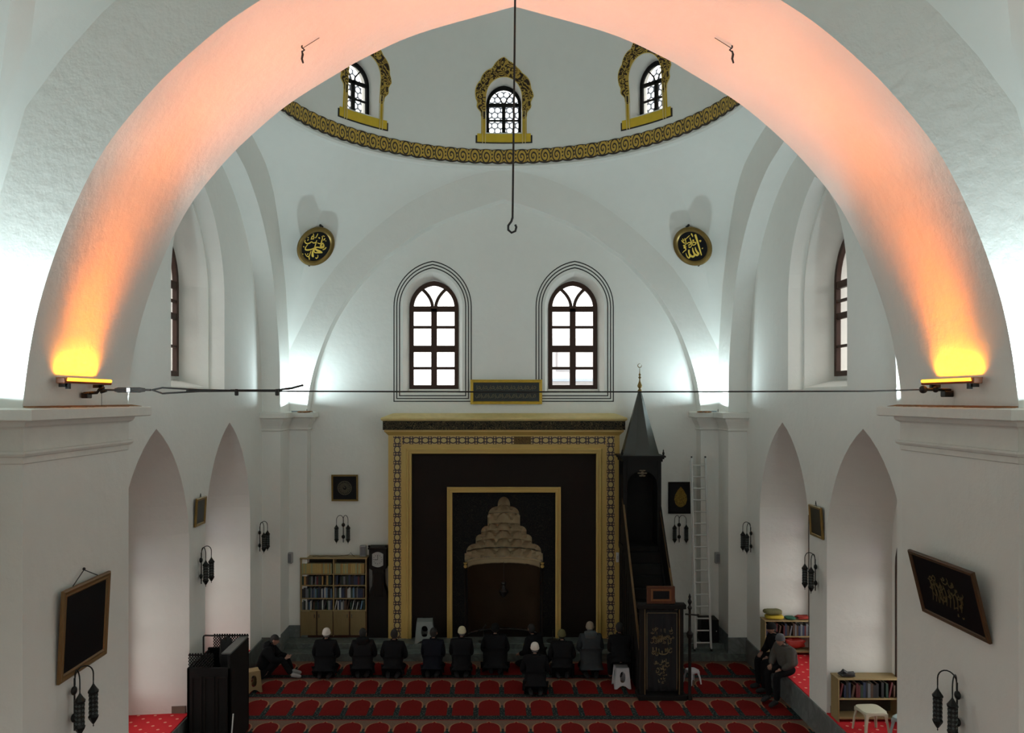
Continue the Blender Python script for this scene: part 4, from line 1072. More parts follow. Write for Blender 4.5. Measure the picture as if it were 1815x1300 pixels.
# longcase clock
ck = empty('longcase_clock', (-3.105, 19.62, .32), 0, 'dark longcase clock with a pale dial between the bookcase and the mihrab', 'clock')
def clock_side(z):
    return lerp_tab([(0, .235), (.55, .235), (.95, .235), (1.12, .205), (1.28, .15), (1.50, .135), (1.66, .14), (1.70, .20)], z)
m = MB(); zz = [0, .06, .061, .3, .55, .8, .95, 1.03, 1.12, 1.2, 1.28, 1.4, 1.5, 1.62, 1.66, 1.70]; v = []
for i, z in enumerate(zz):
    w = clock_side(z)+(.02 if i < 2 else 0); v += [(-w, -.16, z), (w, -.16, z), (w, .16, z), (-w, .16, z)]
m.add(v, [(j*4+i, j*4+(i+1) % 4, (j+1)*4+(i+1) % 4, (j+1)*4+i) for j in range(len(zz)-1) for i in range(4)]+[(0, 1, 2, 3)]); m.build('case', DARKW, ck)
part_box(ck, 'hood', DARKW, -.215, .215, -.19, .17, 1.70, 2.18, .01); part_box(ck, 'cornice', DARKW, -.24, .24, -.22, .18, 2.18, 2.23, .012)
for sx in (-1, 1):
    m = MB(); m.sphere((sx*.21, -.19, 2.26), .03, 8, 6); m.build('finial', DARKW, ck)
df = [(-.135+.0, 1.79), (-.135, 2.07)]+[(-.135+.27*k/8, 2.07+.05*math.sin(PI*k/8)) for k in range(9)]+[(.135, 1.79)]+[(.135-.27*k/8, 1.79-.045*math.sin(PI*k/8)) for k in range(1, 8)]
m = MB(); m.prism(df, -.20, -.189); dial = m.build('dial', mat('clock_dial', (.34, .34, .32), .5, var=.1), ck)
m = MB(); m.box(-.005, .005, -.206, -.201, 1.93, 2.04, M=None); m.box(-.08, .0, -.206, -.201, 1.925, 1.937); m.build('hands', IRON, dial)
m = MB()
for k in range(12):
    a = 2*PI*k/12; m.sphere((.105*math.cos(a), -.202, 1.935+.105*math.sin(a)), (.009, .003, .009), 6, 4)
m.build('hour_marks', IRON, dial)
part_box(ck, 'trunk_door', wood('clock_door', (.004, .003, .002), (.008, .005, .003), .4), -.11, .11, -.172, -.158, 1.0, 1.6, .01)
# low bookcases inside the right-hand niches
def niche_case(x, y, label, rz, cols, seed, pl, col=PINE, nbot=True):
    r = empty('low_bookcase', (x, y, .55), rz, label, 'bookcase')
    w, h, d = .54, .76, .30
    part_box(r, 'side_panel', col, -w, -w+.022, 0, d, 0, h-.022); part_box(r, 'side_panel', col, w-.022, w, 0, d, 0, h-.022)
    part_box(r, 'top_board', col, -w-.01, w+.01, -.01, d+.01, h-.022, h+.004); part_box(r, 'back_board', mat('shelf_back', (1, 1, 1)), -w+.01, w-.01, d-.012, d, .02, h-.02)
    part_box(r, 'shelf', col, -w+.022, w-.022, .0, d-.01, .39, .412); part_box(r, 'base_board', col, -w+.022, w-.022, .0, d-.01, .05, .09)
    rr = random.Random(seed)
    shelf_books(-w+.03, w-.03, .03, .55+.413, cols, rr, [.03, .04, .045], [.22, .25, .27], 'on the upper shelf of the '+pl, 'books on the upper shelf of the '+pl, leanp=.15, gaps=.08, rz=rz, org=(x, y))
    return r
niche_case(6.27, 17.42, 'low pale bookcase with cloths on top in the far right niche', 0, ['brown', 'dark red', 'grey', 'brown', 'black', 'dark blue'], 5, 'far niche bookcase')
niche_case(6.30, 13.80, 'low pale bookcase with stools in front in the near right niche', 0, ['black', 'dark blue', 'dark green', 'dark red', 'black', 'grey', 'brown'], 8, 'near niche bookcase')
def lump(mb, c, r, seed, n=18, k=10, amp=.12):
    rr = random.Random(seed); ph = [rr.uniform(0, 6) for _ in range(6)]; v = []
    for j in range(k+1):
        for i in range(n):
            a = 2*PI*i/n; b = -PI/2+PI*j/k
            q = 1+amp*(math.sin(3*a+ph[0])*math.cos(2*b+ph[1])+.6*math.sin(5*a+ph[2]+3*b)+.5*math.sin(7*b+ph[3]+a))
            f = lambda t: math.copysign(abs(t)**.6, t)
            v.append((c[0]+r[0]*f(math.cos(b))*f(math.cos(a))*q, c[1]+r[1]*f(math.cos(b))*f(math.sin(a))*q, c[2]+r[2]*f(math.sin(b))*q))
    mb.add(v, [(j*n+i, j*n+(i+1) % n, (j+1)*n+(i+1) % n, (j+1)*n+i) for j in range(k) for i in range(n)])
def cloth(name, loc, r, seed, col, label, cat='cloth', amp=.1):
    m = MB(); lump(m, (0, 0, r[2]), r, seed, amp=amp); o = m.build(name, col, smooth=True, loc=loc); o.data.set_sharp_from_angle(angle=PI)
    return tag(o, label, cat)
cloth('folded_cloth', (5.98, 17.56, 1.322), (.20, .13, .045), 1, mat('yellow_cloth', (.50, .36, .03), .9), 'folded yellow cloth lowest on the far niche bookcase', amp=.04)
cloth('folded_cloth', (5.95, 17.55, 1.43), (.20, .13, .05), 2, mat('olive_cloth', (.14, .13, .05), .9), 'folded olive green cloth on the yellow cloth in the far right niche', amp=.05)
cloth('folded_cloth', (6.33, 17.56, 1.318), (.11, .12, .025), 3, mat('green_cloth', (.02, .10, .06), .9), 'flat dark green cloth right of the yellow cloth', amp=.05)
cloth('scarf', (6.62, 17.55, 1.325), (.15, .10, .032), 4, mat('red_cloth', (.28, .03, .02), .9), 'crumpled dark red scarf at the right end of the far niche bookcase', amp=.2)
cloth('red_bag', (6.42, 17.56, .68), (.24, .08, .10), 5, mat('red_bag', (.40, .03, .02), .5, var=.4), 'crumpled red bag on the bottom shelf of the far niche bookcase', 'bag', .18)
m = MB(); lump(m, (0, 0, .03), (.14, .08, .03), 9, amp=.1); m.tube([(-.11, .0, .04), (-.07, 0, .09), (.0, 0, .045), (.12, .02, .05)], [.03, .035, .03, .025], 8)
tag(m.build('black_pouch', mat('black_leather', (.01, .01, .011), .4), smooth=True, loc=(5.97, 13.92, 1.322)), 'small black folded pouch on the near niche bookcase', 'pouch')
# ------------------------------------------------------------------ plastic stools
def stool(x, y, z, rz, h, w, col, label, group=None, splay=.05, apron=True):
    r = empty('plastic_stool', (x, y, z), rz, label, 'stool', group); a = w/2
    m = MB(); n = 28; v = []
    def se(s, k): t = 2*PI*k/n; return (math.copysign(abs(math.cos(t))**.45, math.cos(t))*s, math.copysign(abs(math.sin(t))**.45, math.sin(t))*s)
    for s_, zz_ in ((0.001, h-.008), (a*.5, h-.008), (a*.9, h), (a, h-.004), (a*1.02, h-.02), (a*1.02, h-.035), (a*.97, h-.035), (a*.97, h-.02), (.001, h-.02)):
        v += [(*se(s_, k), zz_) for k in range(n)]
    m.add(v, [(j*n+k, j*n+(k+1) % n, (j+1)*n+(k+1) % n, (j+1)*n+k) for j in range(8) for k in range(n)]); m.build('seat', col, r, smooth=True)
    for q in range(4):
        M = Matrix.Rotation(q*PI/2, 4, 'Z')
        ap = []
        N = 10
        top = [(-a*.93, h-.03), (a*.93, h-.03)]
        bot = [(a*.93*(1)-.0, h-.10)]+[(a*.80*math.cos(PI*k/N)*.92, h-.085+.028*math.sin(PI*k/N)) for k in range(N+1)]+[(-a*.93, h-.10)]
        m = MB(); m.prism([top[0], top[1]]+bot, -a*.97, -a*.93, M=M); m.build('apron', col, r)
        M2 = Matrix.Rotation(q*PI/2+PI/4, 4, 'Z'); d = a*1.30
        m = MB(); v = []
        for zz_, dd, ww in ((h-.05, d-.01, .035), (h*.5, d+splay*.5, .028), (0, d+splay, .022)):
            for u, t in ((0, 0), (-ww, -ww), (-ww+.008, -ww-.008), (-.012, 0), ): pass
            L = [(dd, 0), (dd-ww, ww), (dd-ww-.008, ww-.006), (dd-.014, 0), (dd-ww-.008, -ww+.006), (dd-ww, -ww)]
            v += [(u, t, zz_) for u, t in L]
        m.add(v, [(j*6+k, j*6+(k+1) % 6, (j+1)*6+(k+1) % 6, (j+1)*6+k) for j in range(2) for k in range(6)]+[tuple(range(6)), tuple(range(12, 18))], M=M2); m.build('leg', col, r)
    return r
def panel_stool(x, y, z, rz, h, w, col, label):
    """one-piece stool whose four sides are panels with an oval opening and an arched foot"""
    r = empty('plastic_stool', (x, y, z), rz, label, 'stool'); a = w/2
    m = MB(); m.box(-a, a, -a, a, h-.03, h, bev=.012); m.build('seat', col, r)
    for q in range(4):
        M = Matrix.Rotation(q*PI/2, 4, 'Z'); n = 40; out = []; inn = []
        for k in range(n):
            t = 2*PI*k/n; cx, cz = math.cos(t), math.sin(t)
            inn.append((a*.42*math.copysign(abs(cx)**.8, cx), h*.56+h*.26*math.copysign(abs(cz)**.8, cz)))
            s_ = 1/max(abs(cx), abs(cz)); ux, uz = cx*s_, cz*s_
            zz_ = h*.5+uz*h*.5-(.0 if uz < 1 else .02); wd = a*(1+.28*(1-zz_/h))
            ox = ux*wd
            if uz <= -.999 and abs(ox) < a*.72: zz_ = h*.16*math.cos(ox/(a*.72)*PI/2)**.5
            out.append((ox, max(0, zz_)))
        m = MB(); v = []
        for off in (0, .012):
            for u, w_ in out+inn: v.append((u, -(a*(1+.28*(1-w_/h)))+off, w_))
        F = []
        for i in range(n):
            j = (i+1) % n; F += [(i, j, n+j, n+i), (2*n+i, 3*n+i, 3*n+j, 2*n+j), (i, 2*n+i, 2*n+j, j), (n+i, n+j, 3*n+j, 3*n+i)]
        m.add(v, F, M=M); m.build('side_panel', col, r)
    return r
WPL = mat('white_plastic', (.55, .54, .56), .4, var=.05); CPL = mat('cream_plastic', (.50, .49, .37), .4, var=.05); BPL = mat('blue_grey_plastic', (.24, .32, .32), .4, var=.05)
TPL = mat('tan_plastic', (.26, .17, .07), .45, var=.05); GPL = mat('grey_plastic', (.15, .17, .165), .45, var=.05)
stool(6.12, 13.36, .55, .06, .42, .40, CPL, 'cream plastic stool in front of the near niche bookcase')
stool(6.53, 12.98, .55, .6, .42, .36, BPL, 'blue-grey plastic stool half hidden behind the near right pier')
panel_stool(-5.38, 16.78, 0, .5, .45, .27, TPL, 'tan plastic stool standing behind the dark wooden rostrum')
panel_stool(2.50, 17.05, 0, .03, .44, .28, WPL, 'white plastic stool with oval openings under the man by the pulpit')
panel_stool(-1.93, 19.24, .32, .05, .50, .38, mat('pale_grey_plastic', (.22, .25, .24), .45, var=.05), 'grey plastic stool on the marble step before the mihrab')
stool(4.08, 17.25, 0, .4, .30, .24, WPL, 'low white plastic stool right of the pulpit gate')
# ------------------------------------------------------------------ ladder
AL = mat('aluminium', (.60, .60, .57), .4, .35, var=.08)
ld = empty('ladder', (4.74, 18.85, .19), 0, 'aluminium extension ladder leaning on the end wall right of the pulpit', 'ladder')
tz, ty = 4.58, .57
def lpt(u, x, off=0): return (x*(1-.04*u)+.03*u, ty*u+off, tz*u)
for sx in (-1, 1):
    for o2, u0, u1, xx in ((0, 0, .985, .20), (-.035, .02, 1.0, .175)):
        m = MB(); a = Vector(lpt(u0, sx*xx, o2)); b_ = Vector(lpt(u1, sx*xx, o2)); w = .016; dd = .03
        v = []
        for p in (a, b_): v += [(p.x-w, p.y-dd, p.z), (p.x+w, p.y-dd, p.z), (p.x+w, p.y+.005, p.z), (p.x-w, p.y+.005, p.z)]
        m.add(v, [(0, 1, 2, 3), (4, 7, 6, 5)]+[(i, (i+1) % 4, (i+1) % 4+4, i+4) for i in range(4)]); st_ = m.build('stile', AL, ld)
    m = MB(); m.box(sx*.20-.02, sx*.20+.02, -.05, .02, 0, .05, bev=.006); m.build('foot', IRON, ld)
    m = MB(); p = lpt(1, sx*.175, -.035); m.box(p[0]-.018, p[0]+.018, p[1]-.035, p[1]+.01, p[2]-.01, p[2]+.03, bev=.006); m.build('end_cap', IRON, ld)
for k in range(16):
    u = (k+.7)/16.4; m = MB(); a = lpt(u, -.19, -.02); b_ = lpt(u, .19, -.02); m.tube([a, b_], .018, 8); m.build('rung', AL, ld)
# ------------------------------------------------------------------ pulpit (minbar)
mb_ = empty('pulpit', (3.22, 16.4, 0), 0, 'tall black wooden stepped pulpit with a pointed cone roof right of the mihrab', 'pulpit')
X0, X1 = -.43, .43
YG = 0.0; YK = 2.05; YE = 2.72   # gate, kiosk front, kiosk back (local y)
# stairs
for k in range(11):
    part_box(mb_, 'step', BLACKW, X0+.05, X1-.05, .25+k*.165, YE, k*.24+.0, (k+1)*.24, .008)
def side_tri(sx):
    m = MB(); x = X0 if sx < 0 else X1-.05
    m.prism([(.12, 0), (.12, .30), (YK, 2.75), (YE, 2.75), (YE, 0)], x, x+.05, axis='x'); return m.build('side_panel', BLACKW, mb_)
for sx in (-1, 1): side_tri(sx)
m = MB()
# raised geometric ribs on the side panels
for sx in (-1, 1):
    x = X0-.012 if sx < 0 else X1; m = MB()
    for y0 in [.5+.3*i for i in range(9)]:
        top = .30+(y0-.12)*(2.45/1.93) if y0 < YK else 2.75
        if y0 > YE: break
        m.box(x, x+.012, y0-.012, y0+.012, .05, top-.06)
    m.build('panel_ribs', DARKW, mb_)
RAIL = wood('worn_rail_wood', (.075, .042, .018), (.13, .075, .03), .4)
for sx in (-1, 1):
    x = sx*.435
    m = MB(); v = []
    a = Vector((x, .05, 1.02)); b_ = Vector((x, YK+.1, 3.70 if sx > 0 else 3.85)); w = .022
    for p in (a, b_): v += [(p.x-w, p.y, p.z-.05), (p.x+w, p.y, p.z-.05), (p.x+w, p.y, p.z+.02), (p.x-w, p.y, p.z+.02)]
    m.add(v, [(0, 1, 2, 3), (4, 7, 6, 5)]+[(i, (i+1) % 4, (i+1) % 4+4, i+4) for i in range(4)]); m.build('handrail', RAIL, mb_)
    m = MB(); m.prism([(.1, .30), (.1, 1.0), (YK, 3.68), (YK, 2.75)], x-.012, x+.012, axis='x'); m.build('balustrade', BLACKW, mb_)
# kiosk
for sx in (-1, 1):
    for y in (YK, YE-.08):
        m = MB(); m.box(sx*.40-.045, sx*.40+.045, y-.0, y+.08, 2.6, 4.80, bev=.012); m.build('post', BLACKW, mb_)
part_box(mb_, 'kiosk_side', BLACKW, .36, .42, YK+.05, YE, 2.7, 4.8); part_box(mb_, 'kiosk_side', BLACKW, -.42, -.36, YK+.05, YE, 2.7, 4.4); part_box(mb_, 'kiosk_back', BLACKW, -.40, .40, YE-.04, YE, 2.7, 4.8); part_box(mb_, 'kiosk_floor', BLACKW, -.45, .45, YK, YE, 2.64, 2.76)
m = MB(); ar = [(-.36, 4.8), (.36, 4.8), (.36, 4.1)]+[(.36*math.cos(PI*k/12), 4.1+.42*math.sin(PI*k/12)**.8) for k in range(13)]+[(-.36, 4.1)]
m.prism(ar, YK+.02, YK+.05); m.build('arch_panel', BLACKW, mb_)
m = MB()
for k in range(6):
    a = PI*k/3; m.sphere((.07*math.cos(a), YK+.005, 4.47+.07*math.sin(a)), (.045, .01, .02), 6, 4, )
m.sphere((0, YK+.005, 4.47), (.04, .012, .04), 8, 6); m.build('carved_rosette', mat('dull_bronze', (.10, .08, .05), .5, .2), mb_)
m = MB(); m.box(-.50, .50, YK-.06, YE+.04, 4.80, 4.84); m.box(-.53, .53, YK-.09, YE+.06, 4.84, 4.88); m.box(-.47, .47, YK-.03, YE+.02, 4.74, 4.80); m.build('cornice', BLACKW, mb_)
for sx in (-1, 1):
    m = MB(); m.lathe([(.0, 0), (.028, .01), (.02, .03), (.03, .06), (.012, .10), (.016, .12), (0, .16)], 8, M=Matrix.Translation((sx*.48, YK-.05, 4.88))); m.build('corner_knob', BLACKW, mb_, smooth=True)
cyk = (YK+YE)/2
m = MB(); T = Matrix.Translation((0, cyk, 4.88)) @ Matrix.Rotation(PI/8, 4, 'Z')
m.lathe([(.47, 0), (.455, .03), (.40, .22), (.035, 1.52), (0, 1.53)], 8, M=T); m.build('cone_roof', mat('lead_green_paint', (.024, .026, .020), .38, var=.2, scale=4), mb_)
m = MB(); T = Matrix.Translation((0, cyk, 6.38)); m.lathe([(.045, 0), (.05, .03), (.02, .07), (.055, .12), (.055, .15), (.02, .24), (.012, .30), (.035, .335), (.012, .37), (.03, .40), (.010, .44), (.006, .55), (0, .57)], 12, M=T); m.build('finial', BRONZE, mb_, smooth=True)
m = MB(); m.tube([(.045*math.cos(a), cyk, 7.0+.045*math.sin(a)) for a in [math.radians(70)-math.radians(320)*k/14*-1 for k in range(15)]], [.003+.007*math.sin(PI*k/14) for k in range(15)], 6); m.build('crescent', BRONZE, mb_)
# gate
for sx in (-1, 1):
    m = MB(); m.box(sx*.40-.05, sx*.40+.05, -.08, .06, 0, 1.90, bev=.012); m.build('gate_post', DARKW, mb_)
    m = MB(); m.tube([(sx*.355, -.10, .06), (sx*.355, -.10, 1.86)], .012, 6); m.build('gilt_rod', mat('worn_gilt', (.12, .075, .03), .5, var=.5, scale=14), mb_)
part_box(mb_, 'gate_lintel', BLACKW, -.50, .50, -.11, .09, 1.86, 1.96, .012); part_box(mb_, 'base', BLACKW, -.50, .50, -.18, .25, 0, .10, .012)
crown = part_box(mb_, 'crown_board', wood('red_brown_board', (.07, .022, .010), (.10, .035, .015), .4), -.30, .28, -.05, .03, 1.96, 2.32, .008)
m = MB(); m.ring([(-.22, 2.02), (.20, 2.02), (.20, 2.27), (-.22, 2.27)], [(-.18, 2.06), (.16, 2.06), (.16, 2.23), (-.18, 2.23)], -.065, -.05); m.build('crown_moulding', wood('orange_wood', (.13, .05, .02), (.18, .075, .03), .4), crown)
m = MB(); m.box(-.18, .16, -.058, -.049, 2.06, 2.23); m.build('crown_inset', BLACKP, crown)
# embroidered curtain
m = MB(); v = []; nx, nz = 36, 14
for j in range(nz+1):
    for i in range(nx+1):
        u = i/nx; z = .16+1.68*j/nz; v.append((-.335+.67*u, -.06-.012*math.sin(u*PI*9), z))
m.add(v, [(j*(nx+1)+i, j*(nx+1)+i+1, (j+1)*(nx+1)+i+1, (j+1)*(nx+1)+i) for j in range(nz) for i in range(nx)])
cur = m.build('curtain', mat('black_velvet', (.008, .008, .010), .9), mb_, smooth=True)
sd = cur.modifiers.new('thick', 'SOLIDIFY'); sd.thickness = .006
rg = random.Random(21); m = MB()
GE = mat('gold_embroidery', (.15, .115, .055), .5, .2, var=.4)
S = squiggle(rg, -.20, .20, 1.36, 1.46, 16, .004)+squiggle(rg, -.24, .24, 1.16, 1.30, 34, .006)+squiggle(rg, -.20, .20, .92, 1.04, 16, .009)
for k in range(46):
    z = rg.uniform(.30, .80); wv = .17*(.45+.55*(z-.25)/.55); S += squiggle(rg, -wv, wv, z-.02, z+.02, 1, .006)
S += [[(-.16, 1.0, .004), (-.05, .94, .012), (.08, .93, .014), (.17, 1.02, .004)]]
strokes(m, S, lambda u, v, d: (u, -.078-d, v), .003); m.build('gold_embroidery', GE, cur)
S = [[(-.31, .2, .006), (-.31, 1.78, .006)], [(.31, .2, .006), (.31, 1.78, .006)], [(-.31, 1.78, .006), (.31, 1.78, .006)]]
m = MB(); strokes(m, S, lambda u, v, d: (u, -.078-d, v), .003); m.build('border_braid', GE, cur)
h = empty('carved_post', (3.79, 16.30, 0), 0, 'slender dark turned post with a pointed finial right of the pulpit gate', 'post')
m = MB(); m.lathe([(.055, 0), (.055, .06), (.035, .10), (.03, 1.25), (.06, 1.30), (.07, 1.36), (.03, 1.42), (.028, 1.85), (.05, 1.90), (.02, 1.95), (.045, 2.02), (.02, 2.08), (.03, 2.12), (0, 2.20)], 12); m.build('shaft', DARKW, h, smooth=True)
m = MB(); m.tube([(-.10, -.03, 1.77), (.17, 0, 1.74)], .016, 8); m.sphere((.17, 0, 1.74), .03, 8, 6); m.build('cross_bar', DARKW, h)
h = empty('low_cabinet', (4.98, 19.18, .32), 0, 'low dark cabinet in the corner behind the foot of the ladder', 'cabinet')
part_box(h, 'body', DARKW, -.22, .20, -.14, .25, 0, .56, .015); d_ = part_box(h, 'door', BLACKW, -.19, .17, -.155, -.14, .04, .52); part_box(d_, 'knob', AL, .12, .14, -.175, -.155, .28, .30, .003)
# ------------------------------------------------------------------ dark lattice rostrum on the left
ro = empty('rostrum', (-5.22, 14.3, 0), 0, 'black wooden preaching rostrum with pierced lattice crest in the left foreground', 'rostrum')
x0, x1, y0, y1, zt = -.40, .36, -.50, .55, 1.72
def lattice_panel(p0, p1, za, zb2, name):
    """pierced crest between two plan points: diagonal bars and a toothed upper edge"""
    m = MB(); a = Vector((*p0, 0)); b = Vector((*p1, 0)); L = (b-a).length; t = (b-a)/L; n = max(3, int(L/.045)); st_ = L/n
    for i in range(n):
        for s0, s1 in ((za, zb2), (zb2, za)):
            k = (zb2-za)/st_
            p = a+t*st_*i; q = a+t*st_*(i+1)
            rows = 4; dz = (zb2-za)/rows
            for r_ in range(rows):
                z0_ = za+dz*r_; z1_ = z0_+dz
                if s0 == za: m.tube([(p.x, p.y, z0_), (q.x, q.y, z1_)], .0085, 4)
                else: m.tube([(p.x, p.y, z1_), (q.x, q.y, z0_)], .0085, 4)
        c = a+t*st_*(i+.5); m.sphere((c.x, c.y, zb2+.012), (.020, .020, .024), 6, 4)
    m.tube([(a.x, a.y, zb2), (b.x, b.y, zb2)], .012, 4)
    return m.build(name, BLACKW, ro)
part_box(ro, 'front_panel', BLACKW, x0, x1, y0, y0+.05, .0, zt-.22, .008); part_box(ro, 'side_panel', BLACKW, x0, x0+.05, y0, y1, 0, zt-.22, .008)
part_box(ro, 'side_panel', BLACKW, x1-.05, x1, y0, y1, 0, zt, .008); part_box(ro, 'back_panel', BLACKW, x0, x1, y1-.05, y1, 0, zt-.18, .008)
lattice_panel((x0+.02, y0+.02), (x1-.3, y0+.02), zt-.22, zt, 'front_crest'); lattice_panel((x0+.1, y1-.02), (x1, y1-.02), zt-.18, zt+.04, 'back_crest')
part_box(ro, 'seat_board', BLACKW, x0+.05, x1-.05, y0+.05, y1-.05, .95, 1.0, .006)
m = MB(); m.box(-.085, .085, -.5, .5, 0, .03, bev=.008, M=Matrix.Translation((x1-.085, .03, zt+.005))); m.build('arm_board', mat('worn_grey_board', (.10, .10, .095), .35), ro)
for i in range(3):
    part_box(ro, 'plinth_step', BLACKW, x0-.02-.03*(2-i), x1+.03*(2-i), y0-.10*(3-i), y0+.02, 0, .12*(i+1), .01)
for k in range(3):
    m = MB(); m.ring([(x0+.08+k*.22, .35), (x0+.26+k*.22, .35), (x0+.26+k*.22, 1.35), (x0+.08+k*.22, 1.35)], [(x0+.10+k*.22, .38), (x0+.24+k*.22, .38), (x0+.24+k*.22, 1.32), (x0+.10+k*.22, 1.32)], y0-.012, y0); m.build('panel_moulding', DARKW, ro)
m = MB(); n_ = 8; pts = [(-.33, .1, 1.52), (-.33, .1, 1.86)]+[(-.33+.03*(1-math.cos(a)), .1, 1.86+.03*math.sin(a)) for a in (PI/4, PI/2)]+[(-.08, .1, 1.885), (-.04, .1, 1.87), (-.02, .1, 1.84), (.0, .1, 1.52)]
m.tube(pts, .016, 8); m.build('grab_frame', IRON, ro, smooth=True)
h = empty('cushion', (-5.20, 14.62, 1.04), 0, 'dark cushion standing inside the rostrum below its metal grab frame', 'cushion')
m = MB(); lump(m, (0, 0, .40), (.13, .07, .34), 31, amp=.05); m.build('cover', mat('dark_cloth', (.012, .012, .012), .9), h, smooth=True)
m = MB(); m.tube([(0, 0, 0), (.03, -.01, .35)], .012, 6)
tag(m.build('white_stick', mat('white_paint', (.6, .6, .58), .5), loc=(-4.83, 13.78, .36)), 'thin white stick leaning on the right side of the dark rostrum', 'stick')
# ------------------------------------------------------------------ people
SKIN = mat('skin', (.30, .16, .11), .55, var=.08, scale=12)
HAIRG = mat('grey_hair', (.16, .15, .14), .8); HAIRD = mat('dark_hair', (.012, .010, .009), .8)
def skin_chain(V, Edges, Rad, sub=2):
    me = bpy.data.meshes.new('tmp'); me.from_pydata(V, Edges, []); o = bpy.data.objects.new('tmp', me); C.objects.link(o)
    sk = o.modifiers.new('s', 'SKIN'); sk.use_smooth_shade = True
    if not me.skin_vertices: raise RuntimeError('no skin layer')
    for i, d in enumerate(me.skin_vertices[0].data):
        r = Rad[i]; d.radius = r if isinstance(r, tuple) else (r, r); d.use_root = (i == 0)
    sb = o.modifiers.new('u', 'SUBSURF'); sb.levels = sub; sb.render_levels = sub
    dg = bpy.context.evaluated_depsgraph_get(); dg.update()
    em = bpy.data.meshes.new_from_object(o.evaluated_get(dg))
    vs_ = [tuple(v.co) for v in em.vertices]; fs = [tuple(p.vertices) for p in em.polygons]
    bpy.data.objects.remove(o); bpy.data.meshes.remove(em); bpy.data.meshes.remove(me); return vs_, fs
def head_mesh(mb, M):
    n, k = 24, 18; v = []
    for j in range(k+1):
        b = -PI/2+PI*j/k
        for i in range(n):
            a = 2*PI*i/n; x = math.cos(b)*math.cos(a)*.076; y = math.cos(b)*math.sin(a)*.096; z = math.sin(b)*.118
            t = max(0, -z/.118)
            x *= 1-.30*t**1.5; y = y*(1-.12*t) + (.012*t if y > 0 else .02*t)        # jaw (face looks along +y)
            if y > .06: 
                y += .026*math.exp(-((x/.012)**2))*math.exp(-(((z+.012)/.022)**2))          # nose
                y -= .012*math.exp(-(((abs(x)-.030)/.014)**2))*math.exp(-(((z-.018)/.014)**2))  # eye sockets
                y += .006*math.exp(-((x/.025)**2))*math.exp(-(((z+.055)/.008)**2))            # lips
            v.append((x, y, z))
    mb.add(v, [(j*n+i, j*n+(i+1) % n, (j+1)*n+(i+1) % n, (j+1)*n+i) for j in range(k) for i in range(n)], 0, M)
    for sx in (-1, 1):
        mb.sphere((sx*.078, -.005, -.005), (.012, .022, .032), 8, 6, 0, M)
        mb.sphere((sx*.030, .082, .017), (.011, .008, .008), 8, 6, 1, M)
def hand_mesh(mb, wrist, tip, palm_n, M=None):
    """palm with four unequal curled fingers and a side thumb"""
    w = Vector(wrist); d = (Vector(tip)-w).normalized(); nn = Vector(palm_n); nn = (nn-d*nn.dot(d)).normalized(); s = d.cross(nn)
    for i, (o_, L) in enumerate(((-.030, .062), (-.010, .075), (.010, .070), (.030, .055))):
        b = w+d*.085+s*o_
        mb.tube([w+d*.02+s*o_*.7, b, b+d*L*.45-nn*.004, b+d*L*.75+nn*.012, b+d*L*.85+nn*.028], [.013, .011, .009, .008, .006], 6, 0, M)
    mb.tube([w+d*.02-s*.02, w+d*.045-s*.042, w+d*.075-s*.05+nn*.012, w+d*.098-s*.046+nn*.024], [.013, .012, .010, .007], 6, 0, M)
    mb.sphere(tuple(w+d*.045), (.036, .036, .036), 8, 6, 0, M)
